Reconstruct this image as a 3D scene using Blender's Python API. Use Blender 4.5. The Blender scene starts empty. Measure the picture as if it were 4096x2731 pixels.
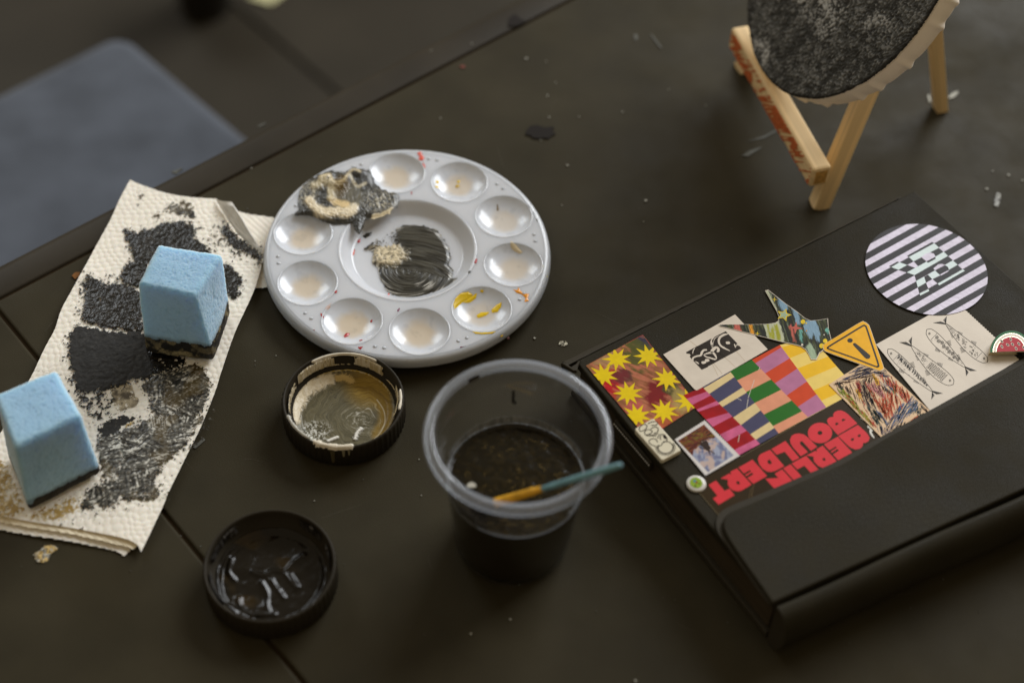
import bpy, bmesh, math, random
import numpy as np
from mathutils import Vector, Matrix
random.seed(7)
rad = math.radians
scene = bpy.context.scene
COL = scene.collection

# ------------------------------------------------------------------ camera
CAM_H, F_PX, PITCH, ROLL = 0.65, 6500.0, rad(50.9), rad(3.0)
PW, PH = 4096.0, 2731.0
_f = np.array([0, math.cos(PITCH), -math.sin(PITCH)])
_r0 = np.array([1.0, 0, 0]); _u0 = np.cross(_r0, _f)
_r = _r0 * math.cos(ROLL) + _u0 * math.sin(ROLL)
_u = -_r0 * math.sin(ROLL) + _u0 * math.cos(ROLL)
cam_data = bpy.data.cameras.new("camera")
cam = bpy.data.objects.new("camera", cam_data); COL.objects.link(cam)
M = Matrix(((_r[0], _u[0], -_f[0], 0), (_r[1], _u[1], -_f[1], 0), (_r[2], _u[2], -_f[2], CAM_H), (0, 0, 0, 1)))
cam.matrix_world = M
cam_data.sensor_width = 36.0
cam_data.lens = F_PX / PW * 36.0
cam_data.clip_start = 0.02; cam_data.clip_end = 60
cam_data.dof.use_dof = True
cam_data.dof.focus_distance = 0.815
cam_data.dof.aperture_fstop = 3.8
scene.camera = cam

# ------------------------------------------------------------------ world and light
world = bpy.data.worlds.new("World"); scene.world = world; world.use_nodes = True
bg = world.node_tree.nodes["Background"]
bg.inputs[0].default_value = (1.0, 0.81, 0.54, 1); bg.inputs[1].default_value = 0.27

def area_light(name, loc, target, sx, sy, power, color):
    l = bpy.data.lights.new(name, 'AREA'); l.shape = 'RECTANGLE'; l.size = sx; l.size_y = sy
    l.energy = power; l.color = color
    o = bpy.data.objects.new(name, l); COL.objects.link(o); o.location = loc
    d = Vector(target) - Vector(loc); o.rotation_euler = d.to_track_quat('-Z', 'Y').to_euler()
    return o
area_light("window_light", (1.84, 3.14, 1.98), (0.0, 0.5, 0.0), 2.5, 1.75, 158, (0.93, 0.965, 1.0))
area_light("side_window_light", (-1.76, 3.06, 1.92), (0.0, 0.5, 0.0), 1.1, 1.4, 25, (0.90, 0.96, 1.0))
vs = scene.view_settings
vs.view_transform = 'Standard'; vs.look = 'None'; vs.exposure = 0.0; vs.gamma = 1.0
scene.render.engine = 'CYCLES'
scene.cycles.use_denoising = True
scene.cycles.max_bounces = 10; scene.cycles.transparent_max_bounces = 12

# ------------------------------------------------------------------ measuring: photo windows -> points on a plane of given height
WIN = dict(z1=(2250,1000,.7335), z2=(3100,750,.6376), z3=(2300,1400,.8488), z4=(2700,0,.5935), z5=(1000,550,.6059),
           z6=(0,680,.5102), z7=(0,1400,.5739), z8=(700,1350,.8078), a1=(0,0,.6378), a2=(1600,0,.5952), a3=(2200,1300,.2551),
           a4=(3500,1250,.3189), a5=(2700,1700,.3401), a7=(2400,1600,.3827), b1=(3450,880,.25515), b2=(2640,1240,.22954),
           b3=(2860,1150,.28912), b4=(3290,1420,.22954), b5=(2680,1330,.38263), b6=(1150,550,.44643), b7=(1100,1380,.33172),
           b8=(780,2000,.35714), D=(0,0,PW/2352))
def at(w, x, y, z=0.0):
    a, b, s = WIN[w]; fx, fy = a + x*s, b + y*s
    v = (fx - PW/2)*_r + (PH/2 - fy)*_u + F_PX*_f
    t = (z - CAM_H)/v[2]
    return Vector((v[0]*t, v[1]*t, z))
def pts(w, L, z):
    return [tuple(at(w, x, y, z))[:2] for x, y in L]

# ------------------------------------------------------------------ noise (numpy)
def _h(ix, iy, iz, seed):
    h = (ix.astype(np.int64)*374761393 + iy.astype(np.int64)*668265263 + iz.astype(np.int64)*2147483647 + seed*1274126177) & 0xffffffff
    h = ((h ^ (h >> 13))*1274126177) & 0xffffffff
    h = (h ^ (h >> 16)) & 0xffffffff
    return h/4294967295.0
def vn(x, y, seed=0, z=None):
    x = np.asarray(x, float); y = np.asarray(y, float)
    z = np.zeros_like(x) if z is None else np.asarray(z, float)
    ix, iy, iz = np.floor(x), np.floor(y), np.floor(z)
    fx, fy, fz = x-ix, y-iy, z-iz
    fx, fy, fz = (f*f*(3-2*f) for f in (fx, fy, fz))
    def L(dz):
        a = _h(ix, iy, iz+dz, seed); b = _h(ix+1, iy, iz+dz, seed); c = _h(ix, iy+1, iz+dz, seed); d = _h(ix+1, iy+1, iz+dz, seed)
        return (a*(1-fx)+b*fx)*(1-fy) + (c*(1-fx)+d*fx)*fy
    return L(0) if not np.any(z) else L(0)*(1-fz) + L(1)*fz
def fbm(x, y, seed=0, oct=4, z=None):
    s = 0; a = .5; t = 0
    for i in range(oct):
        k = 2.03**i
        s = s + a*vn(np.asarray(x)*k, np.asarray(y)*k, seed+i*17, None if z is None else np.asarray(z)*k); t += a; a *= .5
    return s/t
def sst(a, b, x):
    t = np.clip((x-a)/(b-a), 0, 1); return t*t*(3-2*t)
def polysd(X, Y, P):
    """signed distance to a polygon, positive inside"""
    P = np.asarray(P, float); n = len(P)
    d = np.full(X.shape, 1e9); ins = np.zeros(X.shape, bool)
    for i in range(n):
        ax, ay = P[i]; bx, by = P[(i+1) % n]
        ex, ey = bx-ax, by-ay
        t = np.clip(((X-ax)*ex+(Y-ay)*ey)/(ex*ex+ey*ey+1e-18), 0, 1)
        d = np.minimum(d, np.hypot(X-ax-t*ex, Y-ay-t*ey))
        c = (ay > Y) != (by > Y)
        xi = ax + (Y-ay)*ex/(ey if abs(ey) > 1e-15 else 1e-15)
        ins ^= c & (X < xi)
    return np.where(ins, d, -d)

# ------------------------------------------------------------------ scene helpers
def tag(o, label=None, cat=None, group=None, kind=None):
    if label: o['label'] = label
    if cat: o['category'] = cat
    if group: o['group'] = group
    if kind: o['kind'] = kind
    return o
def thing(name, label, cat, loc=(0, 0, 0), group=None):
    o = bpy.data.objects.new(name, None); COL.objects.link(o); o.location = loc; o.empty_display_size = .02
    return tag(o, label, cat, group)
def link(name, me, mat, parent=None, smooth=True):
    o = bpy.data.objects.new(name, me); COL.objects.link(o)
    if mat and not me.materials: me.materials.append(mat)
    if smooth is True: me.polygons.foreach_set('use_smooth', [True]*len(me.polygons))
    if parent is not None:
        o.parent = parent
        if parent.type == 'EMPTY': o.matrix_parent_inverse = Matrix.Translation(parent.location).inverted()
    return o
def np_mesh(name, V, Fq, col=None):
    """quads/tris from arrays; quads with repeated last index are triangles"""
    V = np.asarray(V, np.float32); Fq = np.asarray(Fq, np.int32)
    me = bpy.data.meshes.new(name)
    n = Fq.shape[1]
    me.vertices.add(len(V)); me.vertices.foreach_set('co', V.ravel())
    me.loops.add(Fq.size); me.loops.foreach_set('vertex_index', Fq.ravel())
    me.polygons.add(len(Fq))
    me.polygons.foreach_set('loop_start', np.arange(0, Fq.size, n, dtype=np.int32))
    me.polygons.foreach_set('loop_total', np.full(len(Fq), n, np.int32))
    if col is not None:
        a = me.color_attributes.new('Col', 'FLOAT_COLOR', 'POINT')
        c = np.ones((len(V), 4), np.float32); c[:, :3] = col
        a.data.foreach_set('color', c.ravel())
    me.update(calc_edges=True); me.validate()
    return me
def py_mesh(name, V, F):
    me = bpy.data.meshes.new(name); me.from_pydata([tuple(v) for v in V], [], F); me.update(); return me
def grid_faces(nu, nv, wrap_u=False):
    i = np.arange(nu if wrap_u else nu-1); j = np.arange(nv-1)
    I, J = np.meshgrid(i, j, indexing='ij'); I2 = (I+1) % nu
    return np.stack([I*nv+J, I2*nv+J, I2*nv+J+1, I*nv+J+1], -1).reshape(-1, 4)
def relief(name, bbox, cell, fn, mat, parent, label=None, kind=None):
    """a patch of real thickness: fn(X,Y) -> mask (>0 kept), Z, colour"""
    x0, x1, y0, y1 = bbox
    nx, ny = int((x1-x0)/cell)+2, int((y1-y0)/cell)+2
    X, Y = np.meshgrid(x0+np.arange(nx)*cell, y0+np.arange(ny)*cell, indexing='ij')
    m, Z, C = fn(X, Y)
    F = grid_faces(nx, ny); ok = (m > 0).ravel()
    F = F[ok[F].sum(1) >= 4]
    if len(F) == 0: return None
    use = np.unique(F); idx = np.full(nx*ny, -1); idx[use] = np.arange(len(use))
    V = np.stack([X.ravel(), Y.ravel(), Z.ravel()], 1)[use]
    C = np.asarray(C, float)
    C = C.reshape(-1, 3)[use] if C.ndim > 1 else np.tile(C, (len(use), 1))
    o = link(name, np_mesh(name, V, idx[F], C), mat, parent)
    return tag(o, label, kind=kind)
def bbox_of(P, pad=.002):
    P = np.asarray(P); return (P[:, 0].min()-pad, P[:, 0].max()+pad, P[:, 1].min()-pad, P[:, 1].max()+pad)
def sheet(name, P, z0, t, mat, parent=None, label=None, bevel=0):
    """thin solid: a polygon outline with thickness"""
    P = [tuple(p)[:2] for p in P]
    A = sum(P[i][0]*P[(i+1) % len(P)][1]-P[(i+1) % len(P)][0]*P[i][1] for i in range(len(P)))
    if A < 0: P = P[::-1]
    n = len(P)
    V = [(x, y, z0+t) for x, y in P] + [(x, y, z0) for x, y in P]
    F = [list(range(n))] + [[i, n+i, n+(i+1) % n, (i+1) % n] for i in range(n)] + [list(range(2*n-1, n-1, -1))]
    me = py_mesh(name, V, F)
    if bevel:
        bm = bmesh.new(); bm.from_mesh(me)
        top = [e for e in bm.edges if all(v.co.z > z0+t*.5 for v in e.verts)]
        bmesh.ops.bevel(bm, geom=top, offset=bevel, segments=3, affect='EDGES', profile=.5); bm.to_mesh(me); bm.free()
    o = link(name, me, mat, parent, smooth=False)
    return tag(o, label)
def ribbons(name, lines, z, mat, parent=None, label=None, kind=None):
    """flat strokes: lines = [(points, width)] ; width may be a list"""
    V, F = [], []
    for L, w in lines:
        n = len(L)
        if n < 2: continue
        ws = w if isinstance(w, (list, tuple)) else [w]*n
        b = len(V)
        for i in range(n):
            p = L[max(i-1, 0)]; q = L[min(i+1, n-1)]
            dx, dy = q[0]-p[0], q[1]-p[1]; l = math.hypot(dx, dy) or 1
            nx, ny = -dy/l*ws[i]/2, dx/l*ws[i]/2
            V += [(L[i][0]+nx, L[i][1]+ny, z), (L[i][0]-nx, L[i][1]-ny, z)]
        for i in range(n-1): F.append([b+2*i+1, b+2*i+3, b+2*i+2, b+2*i])
    o = link(name, py_mesh(name, V, F), mat, parent, smooth=False)
    return tag(o, label, kind=kind)
def smooth_line(L, k=5, closed=False):
    out = []; n = len(L)
    for i in range(n if closed else n-1):
        g = (lambda j: L[j % n]) if closed else (lambda j: L[min(max(j, 0), n-1)])
        p0, p1, p2, p3 = (np.array(g(i+d)) for d in (-1, 0, 1, 2))
        for s in range(k):
            t = s/k
            out.append(tuple(.5*((2*p1)+(-p0+p2)*t+(2*p0-5*p1+4*p2-p3)*t*t+(-p0+3*p1-3*p2+p3)*t**3)))
    out.append(tuple(L[0] if closed else L[-1]))
    return out
def clip_poly(S, C):
    A = sum(C[i][0]*C[(i+1) % len(C)][1]-C[(i+1) % len(C)][0]*C[i][1] for i in range(len(C)))
    if A < 0: C = C[::-1]
    out = list(S)
    for i in range(len(C)):
        a, b = C[i], C[(i+1) % len(C)]; inp = out; out = []
        side = lambda p: (b[0]-a[0])*(p[1]-a[1])-(b[1]-a[1])*(p[0]-a[0])
        for j in range(len(inp)):
            p, q = inp[j-1], inp[j]; sp, sq = side(p), side(q)
            if (sp < 0) != (sq < 0):
                t = sp/(sp-sq); out.append((p[0]+(q[0]-p[0])*t, p[1]+(q[1]-p[1])*t))
            if sq >= 0: out.append(q)
        if not out: return out
    return out
def lathe(name, prof, seg, mat, parent=None, center=(0, 0, 0), ang=(0, 360), smooth=True):
    """profile of (r, z) turned about z"""
    full = ang[1]-ang[0] >= 360
    n = seg if full else seg+1
    th = np.radians(ang[0]) + np.radians(ang[1]-ang[0])*np.arange(n)/seg
    P = np.asarray(prof, float)
    V = np.stack([np.outer(np.cos(th), P[:, 0])+center[0], np.outer(np.sin(th), P[:, 0])+center[1], np.tile(P[:, 1]+center[2], (n, 1))], -1).reshape(-1, 3)
    return link(name, np_mesh(name, V, grid_faces(n, len(P), full)), mat, parent, smooth)
def bar(name, a, b, w, t, up, mat, parent, bev=.0006, smooth=False):
    """square-sectioned stick from a to b"""
    a, b = Vector(a), Vector(b); d = (b-a).normalized(); u = Vector(up); s = d.cross(u).normalized(); u = s.cross(d).normalized()
    bm = bmesh.new(); V = []; ln = (b-a).length
    MW = Matrix(((s.x, u.x, d.x, a.x), (s.y, u.y, d.y, a.y), (s.z, u.z, d.z, a.z), (0, 0, 0, 1)))
    for z in (0, ln):
        for i, j in ((-1, -1), (1, -1), (1, 1), (-1, 1)): V.append(bm.verts.new((w/2*i, t/2*j, z)))
    for f in ((3, 2, 1, 0), (4, 5, 6, 7), (0, 1, 5, 4), (1, 2, 6, 5), (2, 3, 7, 6), (3, 0, 4, 7)): bm.faces.new([V[i] for i in f])
    bmesh.ops.recalc_face_normals(bm, faces=bm.faces[:])
    bmesh.ops.bevel(bm, geom=bm.edges[:], offset=bev, segments=2, affect='EDGES', profile=.5)
    me = bpy.data.meshes.new(name); bm.to_mesh(me); bm.free()
    o = link(name, me, mat, parent, smooth); o.matrix_basis = MW
    return o

# ------------------------------------------------------------------ materials
def S(r, g, b, k=1.0):
    f = lambda c: ((c/255/12.92) if c/255 <= .04045 else ((c/255+.055)/1.055)**2.4)*k
    return (f(r), f(g), f(b))
def mat(name, col=(.5, .5, .5), rough=.5, spec=.5, var=0, vs=60, bump=0, bs=900, coat=0, metal=0, attr=False, sheen=0, bdist=.0004, detail=4, stretch=None, sss=0, sssr=(.004, .003, .002), rvar=0, rs=14):
    m = bpy.data.materials.new(name); m.use_nodes = True
    nt = m.node_tree; N = nt.nodes; L = nt.links; p = N['Principled BSDF']
    p.inputs['Base Color'].default_value = (*col, 1); p.inputs['Roughness'].default_value = rough
    p.inputs['Specular IOR Level'].default_value = spec; p.inputs['Metallic'].default_value = metal
    p.inputs['Coat Weight'].default_value = coat; p.inputs['Coat Roughness'].default_value = .15
    if sheen: p.inputs['Sheen Weight'].default_value = sheen
    if sss:
        p.inputs['Subsurface Weight'].default_value = sss; p.inputs['Subsurface Radius'].default_value = sssr; p.inputs['Subsurface Scale'].default_value = 1
    tc = N.new('ShaderNodeTexCoord'); vec = tc.outputs['Object']
    if stretch:
        mp = N.new('ShaderNodeMapping'); mp.inputs['Scale'].default_value = stretch; L.new(vec, mp.inputs[0]); vec = mp.outputs[0]
    if rvar:
        rn = N.new('ShaderNodeTexNoise'); rn.inputs['Scale'].default_value = rs; rn.inputs['Detail'].default_value = 7; rn.inputs['Roughness'].default_value = .65; L.new(vec, rn.inputs['Vector'])
        rm = N.new('ShaderNodeMapRange'); rm.inputs['From Min'].default_value = .35; rm.inputs['From Max'].default_value = .65
        rm.inputs['To Min'].default_value = rough-rvar; rm.inputs['To Max'].default_value = rough+rvar; L.new(rn.outputs['Fac'], rm.inputs['Value']); L.new(rm.outputs[0], p.inputs['Roughness'])
    base = None
    if attr:
        a = N.new('ShaderNodeAttribute'); a.attribute_name = 'Col'; base = a.outputs['Color']; L.new(base, p.inputs['Base Color'])
    if var:
        n = N.new('ShaderNodeTexNoise'); n.inputs['Scale'].default_value = vs; n.inputs['Detail'].default_value = detail; L.new(vec, n.inputs['Vector'])
        r = N.new('ShaderNodeMapRange'); r.inputs['From Min'].default_value = .3; r.inputs['From Max'].default_value = .7
        r.inputs['To Min'].default_value = 1-var; r.inputs['To Max'].default_value = 1+var; L.new(n.outputs['Fac'], r.inputs['Value'])
        mx = N.new('ShaderNodeMix'); mx.data_type = 'RGBA'; mx.blend_type = 'MULTIPLY'; mx.inputs['Factor'].default_value = 1
        if base is not None: L.new(base, mx.inputs['A'])
        else: mx.inputs['A'].default_value = (*col, 1)
        cb = N.new('ShaderNodeCombineColor')
        for i in range(3): L.new(r.outputs[0], cb.inputs[i])
        L.new(cb.outputs[0], mx.inputs['B']); L.new(mx.outputs['Result'], p.inputs['Base Color'])
    if bump:
        n2 = N.new('ShaderNodeTexNoise'); n2.inputs['Scale'].default_value = bs; n2.inputs['Detail'].default_value = 3; L.new(vec, n2.inputs['Vector'])
        b = N.new('ShaderNodeBump'); b.inputs['Strength'].default_value = bump; b.inputs['Distance'].default_value = bdist
        L.new(n2.outputs['Fac'], b.inputs['Height']); L.new(b.outputs[0], p.inputs['Normal'])
    return m
def ramp_mat(name, stops, scale, rough=.5, detail=6, stretch=None, dist=0, bump=0, bs=900, spec=.2, nr=.72):
    """colours laid along a noise: painted or printed art"""
    m = mat(name, (.5, .5, .5), rough, spec, bump=bump, bs=bs)
    N = m.node_tree.nodes; L = m.node_tree.links
    tc = N.new('ShaderNodeTexCoord'); mp = N.new('ShaderNodeMapping'); L.new(tc.outputs['Object'], mp.inputs[0])
    if stretch: mp.inputs['Rotation'].default_value = (0, 0, stretch[0]); mp.inputs['Scale'].default_value = stretch[1]
    n = N.new('ShaderNodeTexNoise'); n.inputs['Scale'].default_value = scale; n.inputs['Detail'].default_value = detail
    n.inputs['Distortion'].default_value = dist; L.new(mp.outputs[0], n.inputs['Vector'])
    n.inputs['Roughness'].default_value = nr
    r = N.new('ShaderNodeValToRGB'); e = r.color_ramp.elements
    while len(e) < len(stops): e.new(.5)
    for el, (pos, c) in zip(e, stops): el.position = pos; el.color = (*c, 1)
    L.new(n.outputs['Fac'], r.inputs[0]); L.new(r.outputs[0], N['Principled BSDF'].inputs['Base Color'])
    return m

M_table = mat('black_moulded_plastic', S(57, 52, 39), .54, .06, rvar=.14, var=.16, vs=22, bump=.55, bs=1500, bdist=.00025)
M_rim = mat('black_plastic_rim', S(50, 44, 34), .5, .14, var=.15, vs=25, bump=.3, bs=1500, bdist=.0002)
M_gap = mat('groove_dirt', S(46, 35, 20), .9, .1)
M_floor = mat('dark_floor', S(50, 45, 36), .5, .15, var=.2, vs=6)
M_seat = mat('blue_seat_fabric', S(76, 81, 90), .9, .2, var=.22, vs=22, bump=.5, bs=700, sheen=.2)
M_dark = mat('dark_metal', S(44, 39, 31), .5, .4)
M_plastic = mat('white_palette_plastic', S(212, 214, 219), .28, .45, coat=.15, sss=.7, sssr=(.010, .009, .008))
M_well = mat('white_well_plastic', S(226, 228, 236), .2, .45, coat=.2, attr=True, sss=.7, sssr=(.010, .009, .008))
M_paint = mat('acrylic_paint', rough=.3, spec=.45, attr=True, bump=.10, bs=1600, bdist=.0003, var=.05, vs=900)
M_drypaint = mat('dried_paint', rough=.62, spec=.35, attr=True, bump=.3, bs=1800, bdist=.0003, var=.2, vs=1200)
M_wetblack = mat('wet_black_paint', rough=.26, spec=.45, attr=True, bump=.55, bs=650, bdist=.0007)
M_towel = mat('paper_towel', S(246, 239, 226), .92, .15, var=.05, vs=300, bump=.3, bs=2500, bdist=.0002, sss=.15)
M_towel2 = mat('paper_towel_underside', S(232, 229, 222), .9, .15, var=.05, vs=300, bump=.3, bs=2500)
M_foam = mat('blue_foam', S(138, 186, 220), .95, .05, attr=True, bump=.18, bs=4200, bdist=.0003, sheen=.35, sss=.8, sssr=(.006, .008, .010))
M_lid = mat('black_lid_plastic', S(46, 41, 32), .5, .12, bump=.1, bs=1200)
M_wood = mat('pine_wood', S(238, 208, 158), .6, .25, var=.18, vs=110, stretch=(3, 3, .06), detail=5)
M_wood_end = mat('pine_end_grain', S(196, 152, 86), .75, .2, var=.35, vs=500)
M_orange = mat('orange_chalk_paint', S(196, 104, 58), .8, .2, var=.3, vs=500)
M_fabric = mat('canvas_fabric', S(250, 240, 226), .85, .2, bump=.5, bs=2200, bdist=.0003)
M_leather = mat('black_leatherette', S(46, 42, 32), .55, .06, rvar=.12, rs=30, var=.12, vs=60, bump=.8, bs=1700, bdist=.0003)
M_leather2 = mat('black_cloth_edge', S(58, 53, 43), .6, .12, bump=.5, bs=1500)
M_pages = mat('dark_page_edges', S(66, 57, 44), .8, .2, var=.3, vs=900, stretch=(.05, .05, 2))
M_thread = mat('pale_thread', S(190, 186, 178), .7, .3)

# ================================================================== floor and what stands on it
FZ = -0.73
floor = bpy.data.objects.new('floor', None); COL.objects.link(floor); floor.location = (0, 1.2, FZ); tag(floor, 'dark floor of large panels below the table', kind='structure')
j0, j1 = at('a1', 1500, 60, FZ), at('a1', 2070, 550, FZ)
jd = (j1-j0).normalized(); jn = Vector((-jd.y, jd.x, 0))
for k in range(-2, 3):
    for q in range(-2, 2):
        a = .62
        P = [j0+jn*(k*a+.003)+jd*(q*1.2+.5), j0+jn*((k+1)*a-.003)+jd*(q*1.2+.5), j0+jn*((k+1)*a-.003)+jd*((q+1)*1.2+.494), j0+jn*(k*a+.003)+jd*((q+1)*1.2+.494)]
        sheet('floor_panel', [(p.x, p.y) for p in P], FZ-.02, .02, M_floor, floor, bevel=.001)
sub = sheet('subfloor', [(-4, -3), (4, -3), (4, 5), (-4, 5)], FZ-.04, .01, M_gap, floor)

st_c = Vector((-.3474, 1.0688, -.27)); d1 = Vector((-.71, -.704, 0)); d2 = Vector((.719, -.695, 0))
stool = thing('stool', 'square blue-grey fabric stool seat seen past the far table edge', 'stool', st_c+d1*.2+d2*.2+Vector((0, 0, FZ-st_c.z)))
def rounded_quad(c, a, b, la, lb, r, k=6):
    out = []
    for (o, e1, e2) in ((c, a, b), (c+b*lb, -b, a), (c+a*la+b*lb, -a, -b), (c+a*la, b, -a)):
        for i in range(k+1):
            t = i/k*math.pi/2
            out.append(o+e1*r*(1-math.sin(t))+e2*r*(1-math.cos(t)))
    return out
rq = rounded_quad(st_c, d1, d2, .40, .40, .02)
seat = sheet('seat', [(p.x, p.y) for p in rq], -.335, .065, M_seat, stool, bevel=.012)
for a_, b_ in ((.04, .04), (.36, .04), (.04, .36), (.36, .36)):
    p = st_c+d1*a_+d2*b_
    bar('leg', (p.x, p.y, FZ), (p.x, p.y, -.337), .028, .028, (1, 0, 0), M_dark, stool, .002)
sheet('seat_frame', [(p.x, p.y) for p in rounded_quad(st_c+d1*.02+d2*.02, d1, d2, .36, .36, .02)], -.365, .029, M_dark, stool)

cc = at('a1', 1290, 45, FZ)
pot = thing('pot', 'black cylindrical pot on the floor at the top edge of the picture', 'pot', cc)
lathe('body', [(.0, .001), (.030, .001), (.033, .004), (.039, .115), (.042, .116), (.042, .124), (.038, .124), (.033, .02), (0, .02)], 48, M_dark, pot, cc)
lathe('soil', [(.0, .1), (.0365, .1)], 40, M_gap, pot, cc)
sp_ = [at('a1', *q, FZ) for q in ((1700, 28), (1560, -12), (1700, -150), (1860, -90))]
sh = sheet('paper_sheet', [(p.x, p.y) for p in sp_], FZ+.001, .002, mat('pale_yellow_paper', S(214, 208, 160), .8, .2, var=.1, vs=40))
tag(sh, 'pale yellow sheet of paper on the floor beside the black pot', 'paper')

# ================================================================== table
s0, s1 = at('D', 0, 685), at('D', 1310, 0)
tu = (s1-s0).normalized(); tv = Vector((-tu.y, tu.x, 0))         # along the seam, outwards
table = thing('table', 'black moulded plastic table top with grooves and a rounded edge', 'table', (0, .5, 0))
g0, g1 = at('D', 0, 710), at('D', 690, 1568)
gu = ((g0+g1)/2-s0).dot(tu)                                     # where the cross groove lies along the seam
def T2(u, v): p = s0+tu*u+tv*v; return (p.x, p.y)
GW = .0015
def panel(name, u0, u1, v0, v1):
    return sheet(name, [T2(u0, v0), T2(u1, v0), T2(u1, v1), T2(u0, v1)], -.020, .020, M_table, table, bevel=.0014)
panel('panel', gu+GW/2, 1.15, -1.1, -GW/2)
panel('panel', -.7, gu-GW/2, -1.1, -GW/2)
sheet('underframe', [T2(-.69, -1.09), T2(1.14, -1.09), T2(1.14, .018), T2(-.69, .018)], -.034, .0326, M_gap, table)
# rim bar with rounded outer edge, extruded along the seam
rp = [(GW/2, -.036), (GW/2, -.0016)]
for k in range(4): t = k/3*math.pi/2; rp.append((GW/2+.0014*(1-math.cos(t)), -.0014+.0014*math.sin(t)))
for k in range(13):
    t = math.pi/2-k/12*math.pi; rp.append((.0150+.0125*math.cos(t)*1.0, -.0165+.0165*math.sin(t)))
V, n = [], len(rp)
us = np.linspace(-.7, 1.15, 60)
for uu in us:
    for v_, z_ in rp: x, y = T2(uu, v_); V.append((x, y, z_))
link('rim', np_mesh('rim', V, grid_faces(len(us), n)), M_rim, table)

# ---- paint spots, smudges and dust on the table
def blob_poly(c, r, n=14, amp=.35, seed=0, sq=1.0, rot=0):
    rng = random.Random(seed); out = []
    for i in range(n):
        t = 2*math.pi*i/n; k = r*(1+amp*(rng.random()-.5)*2)
        x, y = k*math.cos(t), k*sq*math.sin(t)
        out.append((c[0]+x*math.cos(rot)-y*math.sin(rot), c[1]+x*math.sin(rot)+y*math.cos(rot)))
    return out
M_tw = mat('white_paint_fleck', S(168, 166, 154), .7, .3, var=.15, vs=900)
M_tk = mat('black_paint_patch', S(26, 19, 13), .7, .15)
M_tg = mat('grey_scuff', S(98, 98, 92), .8, .2, var=.3, vs=1500)
M_tr = mat('red_fleck', S(110, 50, 36), .6, .3)
M_ty = mat('ochre_fleck', S(120, 76, 26), .7, .3, var=.3, vs=600)
spots = [('a2', 848, 398, 12), ('a2', 990, 648, 9), ('a2', 1003, 793, 8), ('a2', 1495, 757, 9), ('a2', 1203, 788, 6), ('a2', 1125, 1116, 9), ('a2', 1650, 1351, 13),
         ('a2', 1637, 1493, 6), ('a2', 982, 417, 6), ('a2', 1048, 560, 6), ('a2', 948, 948, 6), ('a2', 1805, 606, 6), ('a2', 2053, 714, 6), ('a2', 208, 347, 6), ('a2', 482, 298, 7),
         ('a2', 1087, 1383, 5), ('a2', 272, 800, 7), ('z4', 2247, 1185, 13), ('z4', 2340, 1220, 10), ('z4', 2100, 1278, 13), ('z4', 2140, 1158, 7), ('a1', 1578, 1060, 6), ('z8', 1780, 5, 8),
         ('z8', 690, 810, 4), ('z8', 1208, 605, 4), ('z8', 1705, 1196, 6), ('z8', 1660, 1395, 6), ('z8', 1465, 1467, 6), ('z8', 1220, 783, 4), ('z8', 397, 118, 3), ('z7', 1925, 42, 5), ('z3', 285, 1558, 8)]
for i, (w, x, y, r) in enumerate(spots):
    c = at(w, x, y); r = r*WIN[w][2]/6500*.62
    sheet('paint_spot', blob_poly((c.x, c.y), r, 10, .3, i), .0003, .0003+r*.12, M_tw if i not in (19,) else M_tw, table)
rng = random.Random(3)
for i in range(110):                                            # dust specks
    c = at('D', rng.uniform(20, 2330), rng.uniform(20, 1550)); r = rng.uniform(.00010, .00030)
    if (c-s0).dot(tv) > -.004: continue
    sheet('dust_speck', blob_poly((c.x, c.y), r, 6, .3, i), .0003, .0003, M_tg, table)
M_hair = mat('hairline_scratch', S(92, 86, 74), .7, .2)
for i in range(22):
    c = at('D', rng.uniform(60, 2300), rng.uniform(60, 1500)); a_ = rng.uniform(0, math.pi); l_ = rng.uniform(.006, .022); bnd = rng.uniform(-.15, .15)
    if (c-s0).dot(tv) > -.015: continue
    L_ = [(c.x+math.cos(a_+bnd*k)*l_*k/4, c.y+math.sin(a_+bnd*k)*l_*k/4) for k in range(-2, 3)]
    ribbons('scratch', [(L_, [.00002, .0001, .00012, .0001, .00002])], .0002, M_hair, table)
def table_patch(name, w, P, m, h=.0004):
    sheet(name, pts(w, P, 0), .0003, h, m, table)
table_patch('paint_patch', 'a2', [(850, 880), (880, 850), (920, 845), (975, 862), (1030, 855), (1035, 865), (1020, 880), (1045, 905), (1010, 925), (1000, 938), (965, 932), (930, 938), (885, 930), (878, 915), (845, 912)], M_tk)
table_patch('paint_patch', 'a2', [(735, 125), (770, 100), (800, 125), (850, 150), (790, 180), (728, 185)], M_tk)
table_patch('scuff_mark', 'a2', [(1680, 235), (1692, 237), (1760, 325), (1748, 327)], M_tg, .0002)
table_patch('scuff_mark', 'a2', [(1572, 240), (1590, 232), (1598, 262), (1580, 280)], M_tg, .0002)
table_patch('paint_fleck', 'a2', [(405, 445), (435, 442), (437, 460), (408, 462)], M_tr, .0002)
table_patch('scuff_mark', 'z4', [(450, 1055), (500, 1020), (585, 992), (570, 1008), (490, 1058)], M_tg, .0002)
table_patch('scuff_mark', 'z4', [(480, 960), (600, 920), (700, 870), (690, 885), (600, 935)], M_tg, .0001)
table_patch('paint_fleck', 'z4', [(1840, 660), (1870, 630), (1905, 618), (1908, 632), (1880, 660), (1850, 670)], M_tw, .0003)
table_patch('paint_fleck', 'z4', [(1700, 650), (1715, 640), (1725, 690), (1712, 695)], M_tw, .0003)
table_patch('rust_fleck', 'z6', [(565, 835), (590, 808), (630, 805), (620, 840), (590, 862)], M_ty, .0004)
table_patch('paint_fleck', 'z7', [(1345, 680), (1420, 615), (1432, 628), (1365, 688)], M_tg, .0002)
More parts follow.
